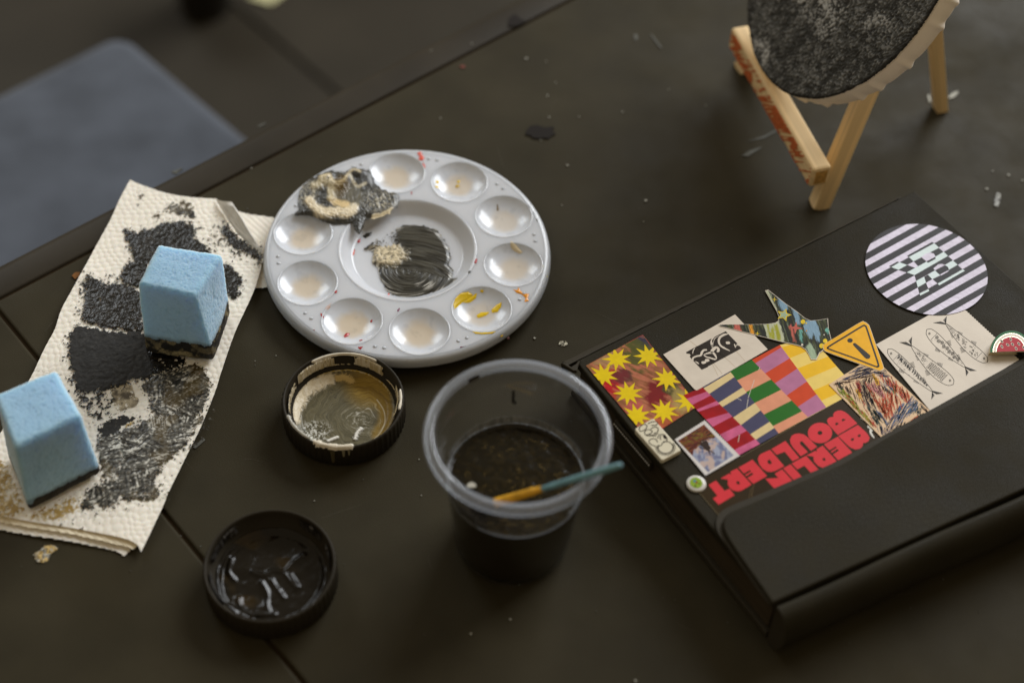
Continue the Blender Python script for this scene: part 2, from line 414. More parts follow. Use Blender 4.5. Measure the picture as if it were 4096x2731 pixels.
for (w, P) in (('a1', [(1060, 1080), (1100, 1072), (1150, 1050), (1160, 1058), (1120, 1082), (1110, 1098), (1075, 1095)]), ('a1', [(1600, 800), (1670, 768), (1680, 775), (1620, 806)])):
    c_ = (sum(p[0] for p in P)/len(P), sum(p[1] for p in P)/len(P)); z_ = 0
    for _ in range(12):                                         # settle on the rounded rim
        v_ = (at(w, c_[0], c_[1], z_)-s0).dot(tv); k_ = min(.98, max(0, (v_-.0150)/.0125)); z_ = .5*z_+.5*(-.0165+.0165*math.sqrt(1-k_*k_))
    sheet('paint_fleck', pts(w, [(c_[0]+(x-c_[0])*.7, c_[1]+(y-c_[1])*.7) for x, y in P], z_), z_-.0004, .0009, M_tg, table)
def speckled(name, P, seed, colA, colB, cov, z0=.0003, h=.0006, parent=None, cell=.00025, M_=None):
    def fn(X, Y):
        d = polysd(X, Y, P); nz = fbm(X*900, Y*900, seed, 3)
        m = d/.0012 + (fbm(X*300, Y*300, seed+3, 3)-.5)*2.2 + np.where(nz > 1-cov, 1, -1)*.0
        keep = (m > 0) & (fbm(X*1600, Y*1600, seed+9, 2) < cov)
        t = fbm(X*700, Y*700, seed+5, 3)[..., None]
        C = np.array(colA)*(1-sst(.4, .6, t))+np.array(colB)*sst(.4, .6, t)
        return np.where(keep, 1, -1), z0+h*nz, C
    return relief(name, bbox_of(P), cell, fn, M_ or M_drypaint, parent)
speckled('paint_smudge', pts('a3', [(118, 310), (150, 270), (200, 260), (262, 272), (275, 312), (240, 345), (190, 365), (150, 350)], 0), 21, S(196, 190, 168), S(170, 166, 140), .62, parent=table)
speckled('paint_smudge', pts('z4', [(2150, 1330), (2165, 1298), (2195, 1305), (2195, 1370), (2175, 1400), (2150, 1385)], 0), 22, S(190, 190, 182), S(150, 150, 146), .7, parent=table)
speckled('paint_smudge', pts('z7', [(225, 1425), (270, 1390), (320, 1362), (385, 1358), (398, 1385), (360, 1420), (340, 1460), (300, 1495), (262, 1478)], 0), 23, S(206, 176, 112), S(176, 172, 160), .75, parent=table)

# ================================================================== palette
PCX, PCY, PZ = -.0578, .5786, .0112
PR, P_IN, P_FL, FLZ, RING, WR, WD = .0757, .0360, .0298, .0058, .0568, .01505, .0040
PHASE = rad(-7.3)
pal = thing('paint_palette', 'round white plastic palette with ten wells and dark paint smears', 'palette', (PCX, PCY, .003))
# plate: ten sectors, each meshed round its well
V, F = [], []
RO = .0728
for k in range(10):
    th = PHASE + k*rad(36); cw = np.array([PCX+RING*math.cos(th), PCY+RING*math.sin(th)])
    def hit(phi):
        d = np.array([math.cos(phi), math.sin(phi)]); best = 1e9; o = cw-np.array([PCX, PCY])
        for R_ in (P_IN+.0006, RO):
            b = o@d; c = o@o-R_*R_; disc = b*b-c
            if disc >= 0:
                for s in (-b-math.sqrt(disc), -b+math.sqrt(disc)):
                    if s > 1e-6: best = min(best, s)
        for sg in (-1, 1):
            a = th+sg*rad(18); nrm = np.array([-math.sin(a), math.cos(a)]); den = d@nrm
            if abs(den) > 1e-9:
                s = -(o@nrm)/den
                if s > 1e-6: best = min(best, s)
        return cw+d*best
    corners = [math.atan2(PCY+R_*math.sin(th+s*rad(18))-cw[1], PCX+R_*math.cos(th+s*rad(18))-cw[0]) for R_ in (P_IN+.0006, RO) for s in (-1, 1)]
    phis = sorted([th+2*math.pi*i/96 for i in range(96)] + [c if c > th else c+2*math.pi for c in [((c-th) % (2*math.pi))+th for c in corners]])
    n = len(phis); b = len(V)
    for phi in phis:
        V.append((cw[0]+(WR+.0007)*math.cos(phi), cw[1]+(WR+.0007)*math.sin(phi), PZ)); q = hit(phi); V.append((q[0], q[1], PZ))
    F += [[b+2*i, b+2*i+1, b+(2*i+3) % (2*n), b+(2*i+2) % (2*n)] for i in range(n)]
link('plate', py_mesh('plate', V, F), M_plastic, pal, smooth=False)
lathe('rim', [(RO, PZ), (.0738, PZ-.0001), (.0748, PZ-.0006), (.0754, PZ-.0016), (.0757, PZ-.003), (.0761, .0068), (.0762, .0058), (.0754, .0058), (.0748, PZ-.003), (.0735, PZ-.0014), (RO-.001, PZ-.0013)], 200, M_plastic, pal, (PCX, PCY, 0))
mwell = lathe('mixing_well', [(0, FLZ), (P_FL-.0012, FLZ), (P_FL-.0004, FLZ+.0002), (P_FL+.0004, FLZ+.0008), (P_IN-.0012, PZ-.0006), (P_IN-.0006, PZ+.0001), (P_IN, PZ+.0004), (P_IN+.0007, PZ)], 160, M_plastic, pal, (PCX, PCY, 0))
# one well mesh, shared by the ten
wp = [(WR*t, -WD*(1-t**2.9)) for t in np.linspace(0, .985, 26)] + [(WR-.0001, .0001), (WR+.0003, .0004), (WR+.0008, 0)]
th = np.linspace(0, 2*np.pi, 97)[:-1]; wpa = np.array(wp)
wv = np.stack([np.outer(np.cos(th), wpa[:, 0]), np.outer(np.sin(th), wpa[:, 0]), np.tile(wpa[:, 1], (96, 1))], -1).reshape(-1, 3)
ww = S(216, 219, 225); wt = S(214, 198, 174)  # tan centres: light through the thin plastic put into the colour
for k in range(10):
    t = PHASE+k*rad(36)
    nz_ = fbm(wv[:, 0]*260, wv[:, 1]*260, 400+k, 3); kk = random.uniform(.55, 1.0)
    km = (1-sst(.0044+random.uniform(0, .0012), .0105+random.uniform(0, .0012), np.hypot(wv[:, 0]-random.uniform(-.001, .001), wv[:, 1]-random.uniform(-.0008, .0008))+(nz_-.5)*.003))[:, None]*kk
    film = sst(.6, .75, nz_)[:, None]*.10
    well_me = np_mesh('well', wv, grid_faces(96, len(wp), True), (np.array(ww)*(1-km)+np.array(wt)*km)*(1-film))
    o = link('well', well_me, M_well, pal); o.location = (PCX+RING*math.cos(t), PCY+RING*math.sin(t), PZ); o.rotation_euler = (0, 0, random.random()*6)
bump_prof = [(0, .0006), (.0004, .00055), (.0008, .00035), (.0010, 0)]
bump0 = None
for k in range(10):
    for s in (-1, 1):
        t = PHASE+(k+.5)*rad(36)+s*rad(2.0); x, y = PCX+.0682*math.cos(t), PCY+.0682*math.sin(t)
        if bump0 is None: bump0 = lathe('bump', bump_prof, 16, M_plastic, pal); bump0.location = (x, y, PZ)
        else: o = link('bump', bump0.data, M_plastic, pal); o.location = (x, y, PZ)
def palette_z(X, Y):
    r = np.hypot(X-PCX, Y-PCY)
    z = np.where(r < P_FL, FLZ, np.where(r < P_IN, FLZ+(PZ-FLZ)*(r-P_FL)/(P_IN-P_FL), PZ))
    for k in range(10):
        if k == 4: continue
        t = PHASE+k*rad(36); d = np.hypot(X-PCX-RING*math.cos(t), Y-PCY-RING*math.sin(t))/WR
        z = np.where(d < 1, PZ-WD*np.clip(1-np.clip(d, 0, 1)**2.9, 0, 1), z)
    z = np.where(r > RO, PZ-.0005-(r-RO)*.55, z)
    return z
def mix(a, b, t): t = np.asarray(t)[..., None]; return np.asarray(a)*(1-t)+np.asarray(b)*t
DK, DK2, GR, CR, WH, OL = S(42, 40, 34), S(28, 26, 22), S(96, 94, 86), S(226, 210, 176), S(232, 228, 218), S(120, 96, 44)

def inv(w, x0, y0, z):
    c0 = at(w, x0, y0, z); dx = (at(w, x0+100, y0, z)-c0)/100; dy = (at(w, x0, y0+100, z)-c0)/100
    Mi = np.linalg.inv(np.array([[dx.x, dy.x], [dx.y, dy.y]]))
    return lambda X, Y: (x0+Mi[0, 0]*(X-c0.x)+Mi[0, 1]*(Y-c0.y), y0+Mi[1, 0]*(X-c0.x)+Mi[1, 1]*(Y-c0.y))
def segd(u, v, L):
    L = smooth_line(L, 5); d = np.full(u.shape, 1e9)
    for (ax, ay), (bx, by) in zip(L[:-1], L[1:]):
        t = np.clip(((u-ax)*(bx-ax)+(v-ay)*(by-ay))/((bx-ax)**2+(by-ay)**2+1e-9), 0, 1); d = np.minimum(d, np.hypot(u-ax-t*(bx-ax), v-ay-t*(by-ay)))
    return d

# ---- smear in the mixing well
SM = pts('b6', [(700, 1000), (800, 930), (900, 880), (1040, 800), (1140, 790), (1220, 800), (1330, 850), (1400, 930), (1440, 1010), (1450, 1100), (1430, 1150), (1475, 1200), (1460, 1270), (1500, 1265), (1535, 1285), (1440, 1345),
                 (1340, 1380), (1250, 1390), (1180, 1420), (1090, 1430), (1000, 1420), (930, 1390), (870, 1320), (830, 1230), (835, 1170), (780, 1130), (770, 1070), (780, 1020)], FLZ)
_c = at('b6', 900, 1060, FLZ); _c2 = at('b6', 1080, 1180, FLZ); _c3 = at('b6', 870, 900, FLZ); _c4 = at('b6', 1240, 1330, FLZ); _ctr = at('b6', 1020, 1560, FLZ)
def fn(X, Y):
    d = polysd(X, Y, SM)
    r = np.hypot(X-_ctr.x, Y-_ctr.y); a = np.arctan2(Y-_ctr.y, X-_ctr.x)
    r2 = np.hypot(X-_c2.x, Y-_c2.y); a2 = np.arctan2(Y-_c2.y, X-_c2.x)
    low = sst(.002, -.004, Y-_c2.y+.2*(X-_c2.x))
    st = (1-low)*vn(r*2600, a*7, 3)+low*vn(r2*2600, a2*2.5, 4); st2 = (1-low)*vn(r*900, a*5, 6)+low*vn(r2*1000, a2*2, 7)
    lump = fbm(X*700, Y*700, 5, 3)
    cream = sst(.0098, .0055, np.hypot((X-_c.x)*.8, (Y-_c.y)*1.0)+(lump-.5)*.006)
    dry = sst(.010, .003, np.hypot(X-_c3.x, (Y-_c3.y)))
    mk = d/.0011+.9+(fbm(X*420, Y*420, 8, 3)-.5)*2.0+(st-.5)*1.4
    mk = np.where((dry > .2) & (fbm(X*1300, Y*1300, 9, 2) < .33+.25*dry), -1, mk)
    h = .0003+.00035*st*(1-cream)+.0003*st2+cream*(.0009+.0005*lump)
    C = mix(S(34, 32, 26), S(92, 89, 78), np.clip(.25+.6*(st2-.35)+.6*(st-.5), 0, 1))
    C = mix(C, CR, np.clip(cream*(.55+.45*sst(.34, .5, lump)), 0, 1)); C = mix(C, S(58, 54, 44), cream*sst(.62, .72, fbm(X*1100, Y*1100, 15, 2))*.8)
    wl = np.clip(sst(.007, .001, np.hypot(X-_c4.x, (Y-_c4.y)*1.6))*sst(.45, .7, st)+sst(.0022, .0004, d)*sst(.55, .8, st)*.6, 0, 1)
    C = mix(C, WH, wl*.9)
    return mk, palette_z(X, Y)+.00015+h*np.clip(d/.002+.35, .25, 1), C
relief('paint_smear', bbox_of(SM), .00022, fn, M_paint, pal, 'dark grey paint brushed round with a lumpy cream patch')

# ---- thick swirled blob over the covered well
BL = pts('b6', [(60, 700), (110, 640), (110, 560), (130, 460), (200, 390), (290, 345), (380, 312), (470, 320), (510, 345), (560, 292), (600, 280), (660, 300), (720, 300), (745, 330), (770, 420), (840, 470), (900, 500), (985, 510), (990, 580),
                (970, 630), (910, 680), (840, 710), (770, 725), (700, 720), (680, 760), (640, 860), (600, 800), (580, 770), (480, 780), (360, 770), (300, 740), (200, 700)], PZ)
iv6 = inv('b6', 450, 520, PZ+.002)
def fn(X, Y):
    d = polysd(X, Y, BL); u, v = iv6(X, Y)
    n1 = fbm(u*.012, v*.012, 31, 3); lump = fbm(u*.07, v*.07, 33, 3); fine = fbm(u*.16, v*.16, 34, 2)
    uu, vv = u+(n1-.5)*60, v+(fbm(u*.012, v*.012, 41, 3)-.5)*60
    r = np.hypot(uu-470, vv-500); a = np.arctan2(vv-500, uu-470); st = vn(r*.16, a*2.2, 35)*.5+vn(r*.42, a*3, 36)*.5
    C = mix(S(34, 32, 27), S(84, 82, 74), np.clip((st-.35)*1.4, 0, 1))
    right = sst(.0, 1, 1-np.hypot((u-830)/230, (v-560)/150)); leftp = sst(0, .6, 1-np.hypot((u-180)/110, (v-480)/170))
    C = mix(C, S(196, 188, 166), np.clip(right*1.2+leftp, 0, 1)*sst(.50, .60, lump*.5+fine*.5)*.9)
    bowl = sst(1.0, .55, np.hypot((uu-520)/190, (vv-520)/150)); C = mix(C, mix(S(60, 58, 50), S(128, 122, 104), st), bowl)
    olive = sst(1, .3, np.hypot((uu-470)/120, (vv-430)/130)); C = mix(C, S(104, 82, 34), olive*.9)
    cres = segd(uu, vv, [(190, 560), (270, 640), (380, 672), (500, 665), (590, 620)]); kc = sst(60, 20, cres+(st-.5)*34); C = mix(C, mix(S(214, 192, 148), S(238, 228, 206), st), kc)
    mid = segd(uu, vv, [(390, 540), (430, 570), (520, 590)]); C = mix(C, S(226, 200, 150), sst(46, 14, mid+(st-.5)*36))
    fold = segd(uu, vv, [(250, 430), (320, 400), (370, 430), (390, 520)]); kf = sst(60, 20, fold+(st-.5)*50); C = mix(C, S(206, 192, 158), kf*.85)
    rid = segd(u, v, [(285, 352), (370, 338), (400, 392), (450, 412), (510, 385), (550, 310), (600, 285), (650, 300)]); kr = sst(24, 4, rid+(st-.5)*26); C = mix(C, S(226, 208, 168), kr*.8)
    rid2 = segd(u, v, [(560, 330), (600, 400), (640, 430), (700, 400)]); C = mix(C, S(200, 188, 160), sst(20, 6, rid2)*.8)
    lobe = segd(u, v, [(770, 705), (850, 690), (940, 640)]); kl_ = sst(34, 16, lobe+(lump-.5)*30); C = mix(C, S(226, 210, 174), kl_)
    mk = d/.0011+.6+(fbm(X*480, Y*480, 37, 3)-.5)*2.4
    h = .0006+.0004*st+.0007*lump*(1-bowl)+.0008*kc+.0013*sst(70, 5, rid)+.0008*kf+.0008*kl_+.0010*olive*st
    return mk, PZ+.0002+h*np.clip(d/.003+.25, .2, 1), C
relief('paint_blob', bbox_of(BL), .00023, fn, M_paint, pal, 'thick swirled blob of cream, olive and black paint')

# ---- flecks of colour
def palette_mark(name, w, P, col, h=.0003, z=PZ):
    P = pts(w, P, z)
    def fn(X, Y):
        d = polysd(X, Y, P); return d/.0004+(fbm(X*900, Y*900, 51, 2)-.5)*1.0+.6, palette_z(X, Y)+.00012+h*np.clip(d/.0008, 0, 1), np.array(col)
    relief(name, bbox_of(P, .0006), .00016, fn, M_paint, pal)
RD, OR_, YE, PU = S(168, 18, 20), S(214, 66, 16), S(226, 190, 24), S(122, 60, 90)
for w, P, c, z in (
    ('z5', [(1105, 105), (1140, 88), (1130, 110), (1150, 135), (1140, 152), (1115, 150), (1120, 125)], OR_, PZ), ('z5', [(1142, 168), (1152, 180), (1158, 200), (1146, 200)], OR_, PZ),
    ('z5', [(1078, 78), (1098, 78), (1100, 84), (1080, 84)], OR_, PZ), ('z5', [(985, 430), (1020, 428), (1050, 428), (1073, 422), (1070, 440), (1050, 445), (1030, 435)], RD, PZ),
    ('z5', [(1063, 360), (1070, 360), (1070, 378), (1064, 376)], RD, PZ), ('z5', [(1295, 530), (1330, 535), (1335, 550), (1305, 548)], OR_, .011), ('z5', [(710, 662), (728, 652), (726, 672), (710, 680)], RD, .008),
    ('z5', [(556, 1018), (574, 1010), (572, 1024), (560, 1030)], RD, PZ), ('z5', [(410, 1272), (425, 1268), (430, 1285), (420, 1292)], RD, PZ), ('z5', [(716, 1386), (742, 1382), (730, 1400)], RD, PZ),
    ('z5', [(466, 1160), (480, 1175), (488, 1185), (474, 1190)], RD, PZ), ('z5', [(1388, 1382), (1424, 1380), (1415, 1394), (1394, 1394)], PU, PZ), ('z5', [(975, 1140), (986, 1128), (984, 1145), (974, 1150)], PU, PZ),
    ('z5', [(1740, 1005), (1768, 1010), (1772, 990), (1784, 1015), (1810, 1032), (1842, 1035), (1832, 1062), (1840, 1078), (1815, 1085), (1820, 1060), (1795, 1035), (1762, 1025)], S(232, 150, 30), PZ),
    ('z5', [(1470, 1282), (1530, 1290), (1600, 1285), (1640, 1278), (1670, 1290), (1662, 1297), (1600, 1293), (1540, 1297), (1490, 1294)], YE, PZ),
    ('z5', [(1935, 850), (1968, 860), (1962, 905), (1945, 900), (1950, 875)], S(206, 196, 70), PZ), ('z5', [(1838, 445), (1860, 456), (1842, 468)], DK, PZ), ('z5', [(1886, 540), (1930, 538), (1950, 585), (1930, 596), (1910, 565)], DK, PZ),
    ('z5', [(1400, 900), (1425, 850), (1450, 868), (1458, 885), (1430, 905)], DK, .0115), ('z5', [(1450, 790), (1465, 755), (1490, 752), (1492, 780), (1470, 805)], GR, .011), ('z5', [(1483, 828), (1490, 802), (1500, 802), (1494, 830)], RD, PZ),
    ('z5', [(745, 650), (770, 630), (805, 624), (795, 645), (760, 662)], DK, .0062), ('z5', [(905, 1020), (918, 1012), (922, 1034), (910, 1038)], OR_, .008), ('z5', [(1305, 770), (1318, 775), (1322, 800), (1308, 800)], OR_, .0062),
    ('z5', [(678, 750), (690, 730), (688, 760), (676, 775)], OR_, .007), ('z5', [(1698, 1295), (1712, 1288), (1714, 1300), (1702, 1304)], S(80, 40, 40), PZ),
    ('z5', [(1345, 1120), (1350, 1080), (1390, 1045), (1440, 1032), (1468, 1040), (1440, 1065), (1400, 1090), (1370, 1120), (1350, 1145)], YE, .009), ('z5', [(1410, 1105), (1450, 1075), (1495, 1050), (1490, 1072), (1450, 1098)], YE, .007),
    ('z5', [(1495, 1185), (1525, 1165), (1580, 1163), (1560, 1182), (1530, 1195), (1505, 1200)], YE, .006), ('z5', [(1595, 1130), (1630, 1105), (1660, 1100), (1655, 1125), (1630, 1150), (1600, 1150)], YE, .008),
    ('z5', [(1355, 330), (1380, 322), (1382, 336), (1362, 342)], S(196, 160, 30), .006), ('z5', [(1225, 285), (1245, 280), (1246, 296), (1230, 300)], YE, .010), ('z5', [(1222, 320), (1242, 315), (1244, 328), (1228, 330)], YE, .010),
    ('z5', [(1365, 300), (1385, 295), (1386, 308), (1370, 312)], YE, .006), ('z5', [(1630, 470), (1637, 470), (1637, 498), (1631, 498)], OL, .006), ('z5', [(1718, 715), (1735, 718), (1765, 742), (1798, 768), (1780, 772), (1740, 755), (1720, 740)], CR, .008),
    ('z5', [(620, 1300), (635, 1280), (655, 1278), (648, 1300), (625, 1312)], RD, .009), ('z5', [(722, 1325), (740, 1322), (738, 1330), (724, 1332)], RD, .011), ('z5', [(795, 1205), (805, 1200), (804, 1214), (797, 1214)], RD, .009),
    ('z5', [(1520, 1000), (1542, 1003), (1538, 1012), (1522, 1010)], YE, .011), ('z5', [(500, 1140), (520, 1118), (545, 1103), (530, 1125), (508, 1146)], S(224, 160, 120), .010),
    ('z5', [(1085, 1048), (1110, 1046), (1100, 1056), (1078, 1056)], RD, .008), ('z5', [(775, 1012), (792, 1016), (790, 1024), (776, 1020)], RD, .010), ('z5', [(905, 1058), (960, 1062), (1060, 1066), (1130, 1058), (1060, 1076), (960, 1074)], GR, .0105)):
    palette_mark('paint_fleck', w, P, c, z=z)

# ================================================================== paper towel
TZ = .0030
def towel_z(X, Y, wet=False):
    """embossed scales plus slow waves"""
    a = rad(62); u = (X*math.cos(a)+Y*math.sin(a)); v = (-X*math.sin(a)+Y*math.cos(a))
    s = .0041; w = .0031
    u = u+(fbm(X*130, Y*130, 61, 2)-.5)*.0046; v = v+(fbm(X*130, Y*130, 62, 2)-.5)*.0046
    best = np.full(X.shape, 9.0)
    for off in (0, 1):
        uu = (u/s+off*.5); vv = (v/(2*w)+off*.5)
        du = (uu-np.round(uu))*s; dv = (vv-np.round(vv))*2*w
        best = np.minimum(best, np.hypot(du, dv))
    em = np.clip(1-(best/(.0024))**2, 0, 1)
    return TZ+(.00026+.00010*em if wet else .00034*em)+.0022*(fbm(X*24, Y*24, 63, 2)-.35)
tow = thing('paper_towel', 'cream embossed paper towel smeared with black and grey paint', 'paper towel', (-.19, .49, .001))
Lc = pts('z6', [(1020, 80), (940, 230), (860, 400), (760, 580), (660, 770), (560, 950), (480, 1100), (430, 1250), (350, 1400), (270, 1568)], TZ) + pts('z7', [(230, 160), (60, 480), (-120, 800), (-230, 1060)], TZ)
Rc = pts('z6', [(1700, 225), (1790, 420), (1900, 560), (2066, 660), (2050, 760), (1990, 960), (1850, 1260), (1740, 1568)], TZ) + pts('z7', [(1500, 290), (1400, 540), (1300, 740), (1180, 980), (1130, 1100), (985, 1408)], TZ)
def resample(L, n):
    L = np.array(smooth_line(L, 6)); s = np.r_[0, np.cumsum(np.hypot(*np.diff(L, axis=0).T))]; s /= s[-1]
    t = np.linspace(0, 1, n); return np.stack([np.interp(t, s, L[:, 0]), np.interp(t, s, L[:, 1])], 1)
NV, NU = 520, 300
LL, RR = resample(Lc, NV), resample(Rc, NV)
uu = np.linspace(0, 1, NU)
XY = LL[None]*(1-uu)[:, None, None]+RR[None]*uu[:, None, None]
topc = np.array(pts('z6', [(1020, 80), (1130, 125), (1300, 180), (1500, 213), (1700, 225)], TZ)); tc_ = resample([tuple(p) for p in topc], NU)
botc = np.array(pts('z7', [(-230, 1060), (0, 1150), (250, 1200), (500, 1240), (900, 1325), (985, 1408)], TZ)); bc_ = resample([tuple(p) for p in botc], NU)
vvv = np.linspace(0, 1, NV)
XY = XY+(tc_-XY[:, 0])[:, None]*((1-vvv)**6)[None, :, None]+(bc_-XY[:, -1])[:, None]*(vvv**6)[None, :, None]
X, Y = XY[..., 0], XY[..., 1]; Z = towel_z(X, Y)
link('top_sheet', np_mesh('top_sheet', np.stack([X, Y, Z], -1).reshape(-1, 3), grid_faces(NU, NV)[:, ::-1]), M_towel, tow)
def towel_layer(name, P, z0, seed, m=M_towel, amp=.0012):
    P = smooth_line(P, 4, True)
    def fn(X, Y):
        d = polysd(X, Y, P); return d+.0003*(fbm(X*200, Y*200, seed, 2)-.5), z0+amp*(fbm(X*40, Y*40, seed, 2)-.4)+.0003*np.clip(1-(((X+Y)*260 % 1)-.5)**2*4, 0, 1), np.ones(3)
    return relief(name, bbox_of(P), .0006, fn, m, tow)
towel_layer('under_sheet', pts('z6', [(1700, 280), (1862, 320), (1960, 345), (2060, 360), (2170, 378), (2300, 420), (2330, 700), (2150, 900), (1950, 900), (1750, 600)], .0012), .0012, 65)
towel_layer('under_sheet', pts('z7', [(-200, 900), (400, 900), (960, 1000), (1050, 1180), (880, 1430), (800, 1400), (500, 1340), (250, 1300), (0, 1255), (-220, 1180)], .0008), .0007, 66)
sheetm = mat('cream_towel_edge', S(244, 232, 204), .9, .15, var=.06, vs=200)  # slightly yellower tone than the top sheet
towel_layer('under_sheet', pts('z7', [(-200, 900), (400, 950), (940, 1100), (1000, 1250), (945, 1385), (860, 1370), (500, 1290), (250, 1250), (0, 1200), (-220, 1120)], .0018), .0018, 67, sheetm)
# folded-over corner
FC = [(1690, 224, .0045), (1745, 238, .008), (1815, 243, .010), (1900, 370, .009), (1985, 520, .0075), (2068, 655, .0048), (1960, 590, .0040), (1850, 480, .0040), (1780, 380, .0040)]
fcv = [at('z6', x, y, z) for x, y, z in FC]; ctr = sum(fcv, Vector())/len(fcv)
rings = 10; V = [ctr]; F = []
for r_ in range(1, rings+1):
    for p in fcv: V.append(ctr.lerp(p, r_/rings)+Vector((0, 0, .0006*math.sin(r_*1.1))))
n = len(fcv)
for i in range(n): F.append([0, 1+i, 1+(i+1) % n])
for r_ in range(1, rings):
    for i in range(n): a = 1+(r_-1)*n; F.append([a+i, a+n+i, a+n+(i+1) % n, a+(i+1) % n])
link('folded_corner', py_mesh('folded_corner', V, F), M_towel2, tow)

def towel_mark(name, P, seed, mode='black', cov=1.0, edge=.0015, rough_edge=2.2, h=.0006, label=None, cell=.00032, m=None, grow=0):
    P = np.array(smooth_line(P, 3, True)); cx, cy = P[:, 0].mean(), P[:, 1].mean()
    def fn(X, Y):
        d = polysd(X, Y, P)+grow; n1 = fbm(X*230, Y*230, seed, 3); hi = fbm(X*1100, Y*1100, seed+5, 3); lump = fbm(X*520, Y*520, seed+7, 3)
        a = rad(40)+(fbm(X*35, Y*35, seed+11, 2)-.5)*5
        u = X*np.cos(a)+Y*np.sin(a); v = -X*np.sin(a)+Y*np.cos(a)
        r = np.hypot(X-cx, Y-cy); th = np.arctan2(Y-cy, X-cx)
        st = 0; wsum = 0
        for q_, ang in enumerate((20, 75, 130, 165)):
            aa_ = rad(ang+seed*13 % 40); uu_ = (X-cx)*math.cos(aa_)+(Y-cy)*math.sin(aa_); ww_ = -(X-cx)*math.sin(aa_)+(Y-cy)*math.cos(aa_)
            wq = np.clip(fbm(X*75, Y*75, seed+40+q_, 2)-.42, 0.01, 1)**2; st = st+wq*vn(uu_*260+n1*3, ww_*1900+n1*5, seed+50+q_); wsum = wsum+wq
        st = st/wsum
        mk = d/edge+.5+(n1-.5)*rough_edge*2+(hi-.5)*rough_edge
        feather = sst(.0060, .0, d)
        if mode != 'stain': mk = np.where(hi*.7+st*.3 > 1-.56*feather, -1, mk)
        base = towel_z(X, Y, True); tops = (base-base.min())/(np.ptp(base)+1e-9)
        if cov < 1:
            drop = hi*.6+lump*.4-(tops-.5)*.12
            ctr_ = sst(0, .006, d)
            mk = np.where(drop > .38+.30*cov+.10*ctr_*cov, -1, mk)
        if mode == 'black':
            C = mix(S(18, 16, 13), S(52, 48, 42), sst(.5, .8, lump)*.5+sst(.5, .75, st)*.5)
            z = h*(.5+lump*1.4)
        elif mode == 'matte':
            C = mix(S(24, 22, 20), S(54, 52, 49), sst(.4, .8, hi*.5+st*.5)*.8); z = h*(.6+lump*.8)
        elif mode == 'grey':
            C = mix(S(30, 27, 22), S(122, 118, 108), np.clip(sst(.35, .75, st)*.6+sst(.45, .7, hi)*.5, 0, 1))
            C = mix(C, S(216, 212, 200), sst(.55, .68, st*.4+hi*.3+n1*.3)*.95)
            C = mix(C, S(96, 78, 36), sst(.52, .7, fbm(X*90, Y*90, seed+3, 2))*.45); z = h*(.4+st*.5+hi*.5)
        elif mode == 'stain':
            C = mix(S(88, 78, 62), S(190, 176, 148), sst(.3, .7, n1*.5+lump*.5)); z = h*.2+0*X
        else:
            C = mix(S(176, 146, 84), S(226, 208, 168), sst(.3, .7, lump)); z = h*.3+0*X
        return mk, base+.00008+.38*z*np.clip(d/.0030+.15, .12, 1), C
    o = relief(name, bbox_of(P, .004+grow), cell, fn, m or (M_drypaint if mode in ('matte', 'stain', 'tint') else M_wetblack if mode == 'black' else M_paint), tow, label)
    return o
T6 = lambda L: pts('z6', L, TZ+.0005)
T7 = lambda L: pts('z7', L, TZ+.0005)
towel_mark('paint_mark', T6([(965, 480), (1000, 462), (1080, 480), (1240, 430), (1400, 400), (1520, 430), (1545, 540), (1650, 630), (1560, 680), (1300, 700), (1130, 760), (1045, 730), (1000, 600)]), 101, 'black', .97, rough_edge=1.6, h=.0012, grow=.0010)
towel_mark('paint_mark', T6([(1180, 370), (1290, 275), (1430, 215), (1530, 280), (1545, 380), (1480, 390), (1380, 360), (1290, 345), (1200, 385)]), 102, 'grey', .72)
towel_mark('paint_mark', T6([(1090, 180), (1120, 158), (1145, 190), (1120, 235), (1075, 225), (1080, 195)]), 103, 'grey', .5)
towel_mark('paint_mark', T6([(1055, 285), (1085, 268), (1122, 275), (1100, 300), (1065, 305)]), 104, 'grey', .6)
towel_mark('paint_mark', T6([(1745, 375), (1790, 430), (1860, 500), (1960, 570), (2066, 650), (2050, 735), (1930, 680), (1850, 640), (1760, 570), (1720, 500)]), 105, 'black', .9, h=.0011)
towel_mark('paint_mark', T6([(1600, 480), (1700, 430), (1780, 520), (1850, 650), (1740, 640), (1650, 590)]), 106, 'grey', .28)
towel_mark('paint_mark', T6([(950, 770), (1030, 715), (1160, 740), (1120, 910), (960, 890)]), 107, 'black', 1, h=.0016, grow=.0012)
towel_mark('paint_mark', T6([(660, 850), (720, 840), (830, 880), (960, 890), (1090, 940), (1130, 1090), (1130, 1250), (1000, 1262), (850, 1240), (650, 1190), (640, 1130), (660, 1000)]), 108, 'black', .86, h=.0013, grow=.0014)
towel_mark('paint_mark', T6([(780, 830), (900, 800), (980, 860), (960, 900), (840, 900)]), 118, 'black', .3)
towel_mark('paint_mark', T6([(1720, 740), (1820, 725), (1860, 780), (1930, 850), (1900, 940), (1910, 990), (1820, 1030), (1740, 960)]), 109, 'black', 1, h=.0014)
towel_mark('paint_mark', T6([(540, 1290), (570, 1240), (640, 1213), (760, 1238), (950, 1265), (1160, 1272), (1180, 1420), (1215, 1520), (1205, 1620), (1060, 1660), (960, 1700), (720, 1760), (640, 1770), (580, 1700), (530, 1480), (525, 1350)]), 110, 'matte', 1, rough_edge=1.6, h=.0016, grow=.0008)
towel_mark('paint_mark', T7([(900, 30), (1060, -30), (1250, 10), (1310, 80), (1220, 150), (1110, 175), (1000, 190)]), 111, 'black', .82)
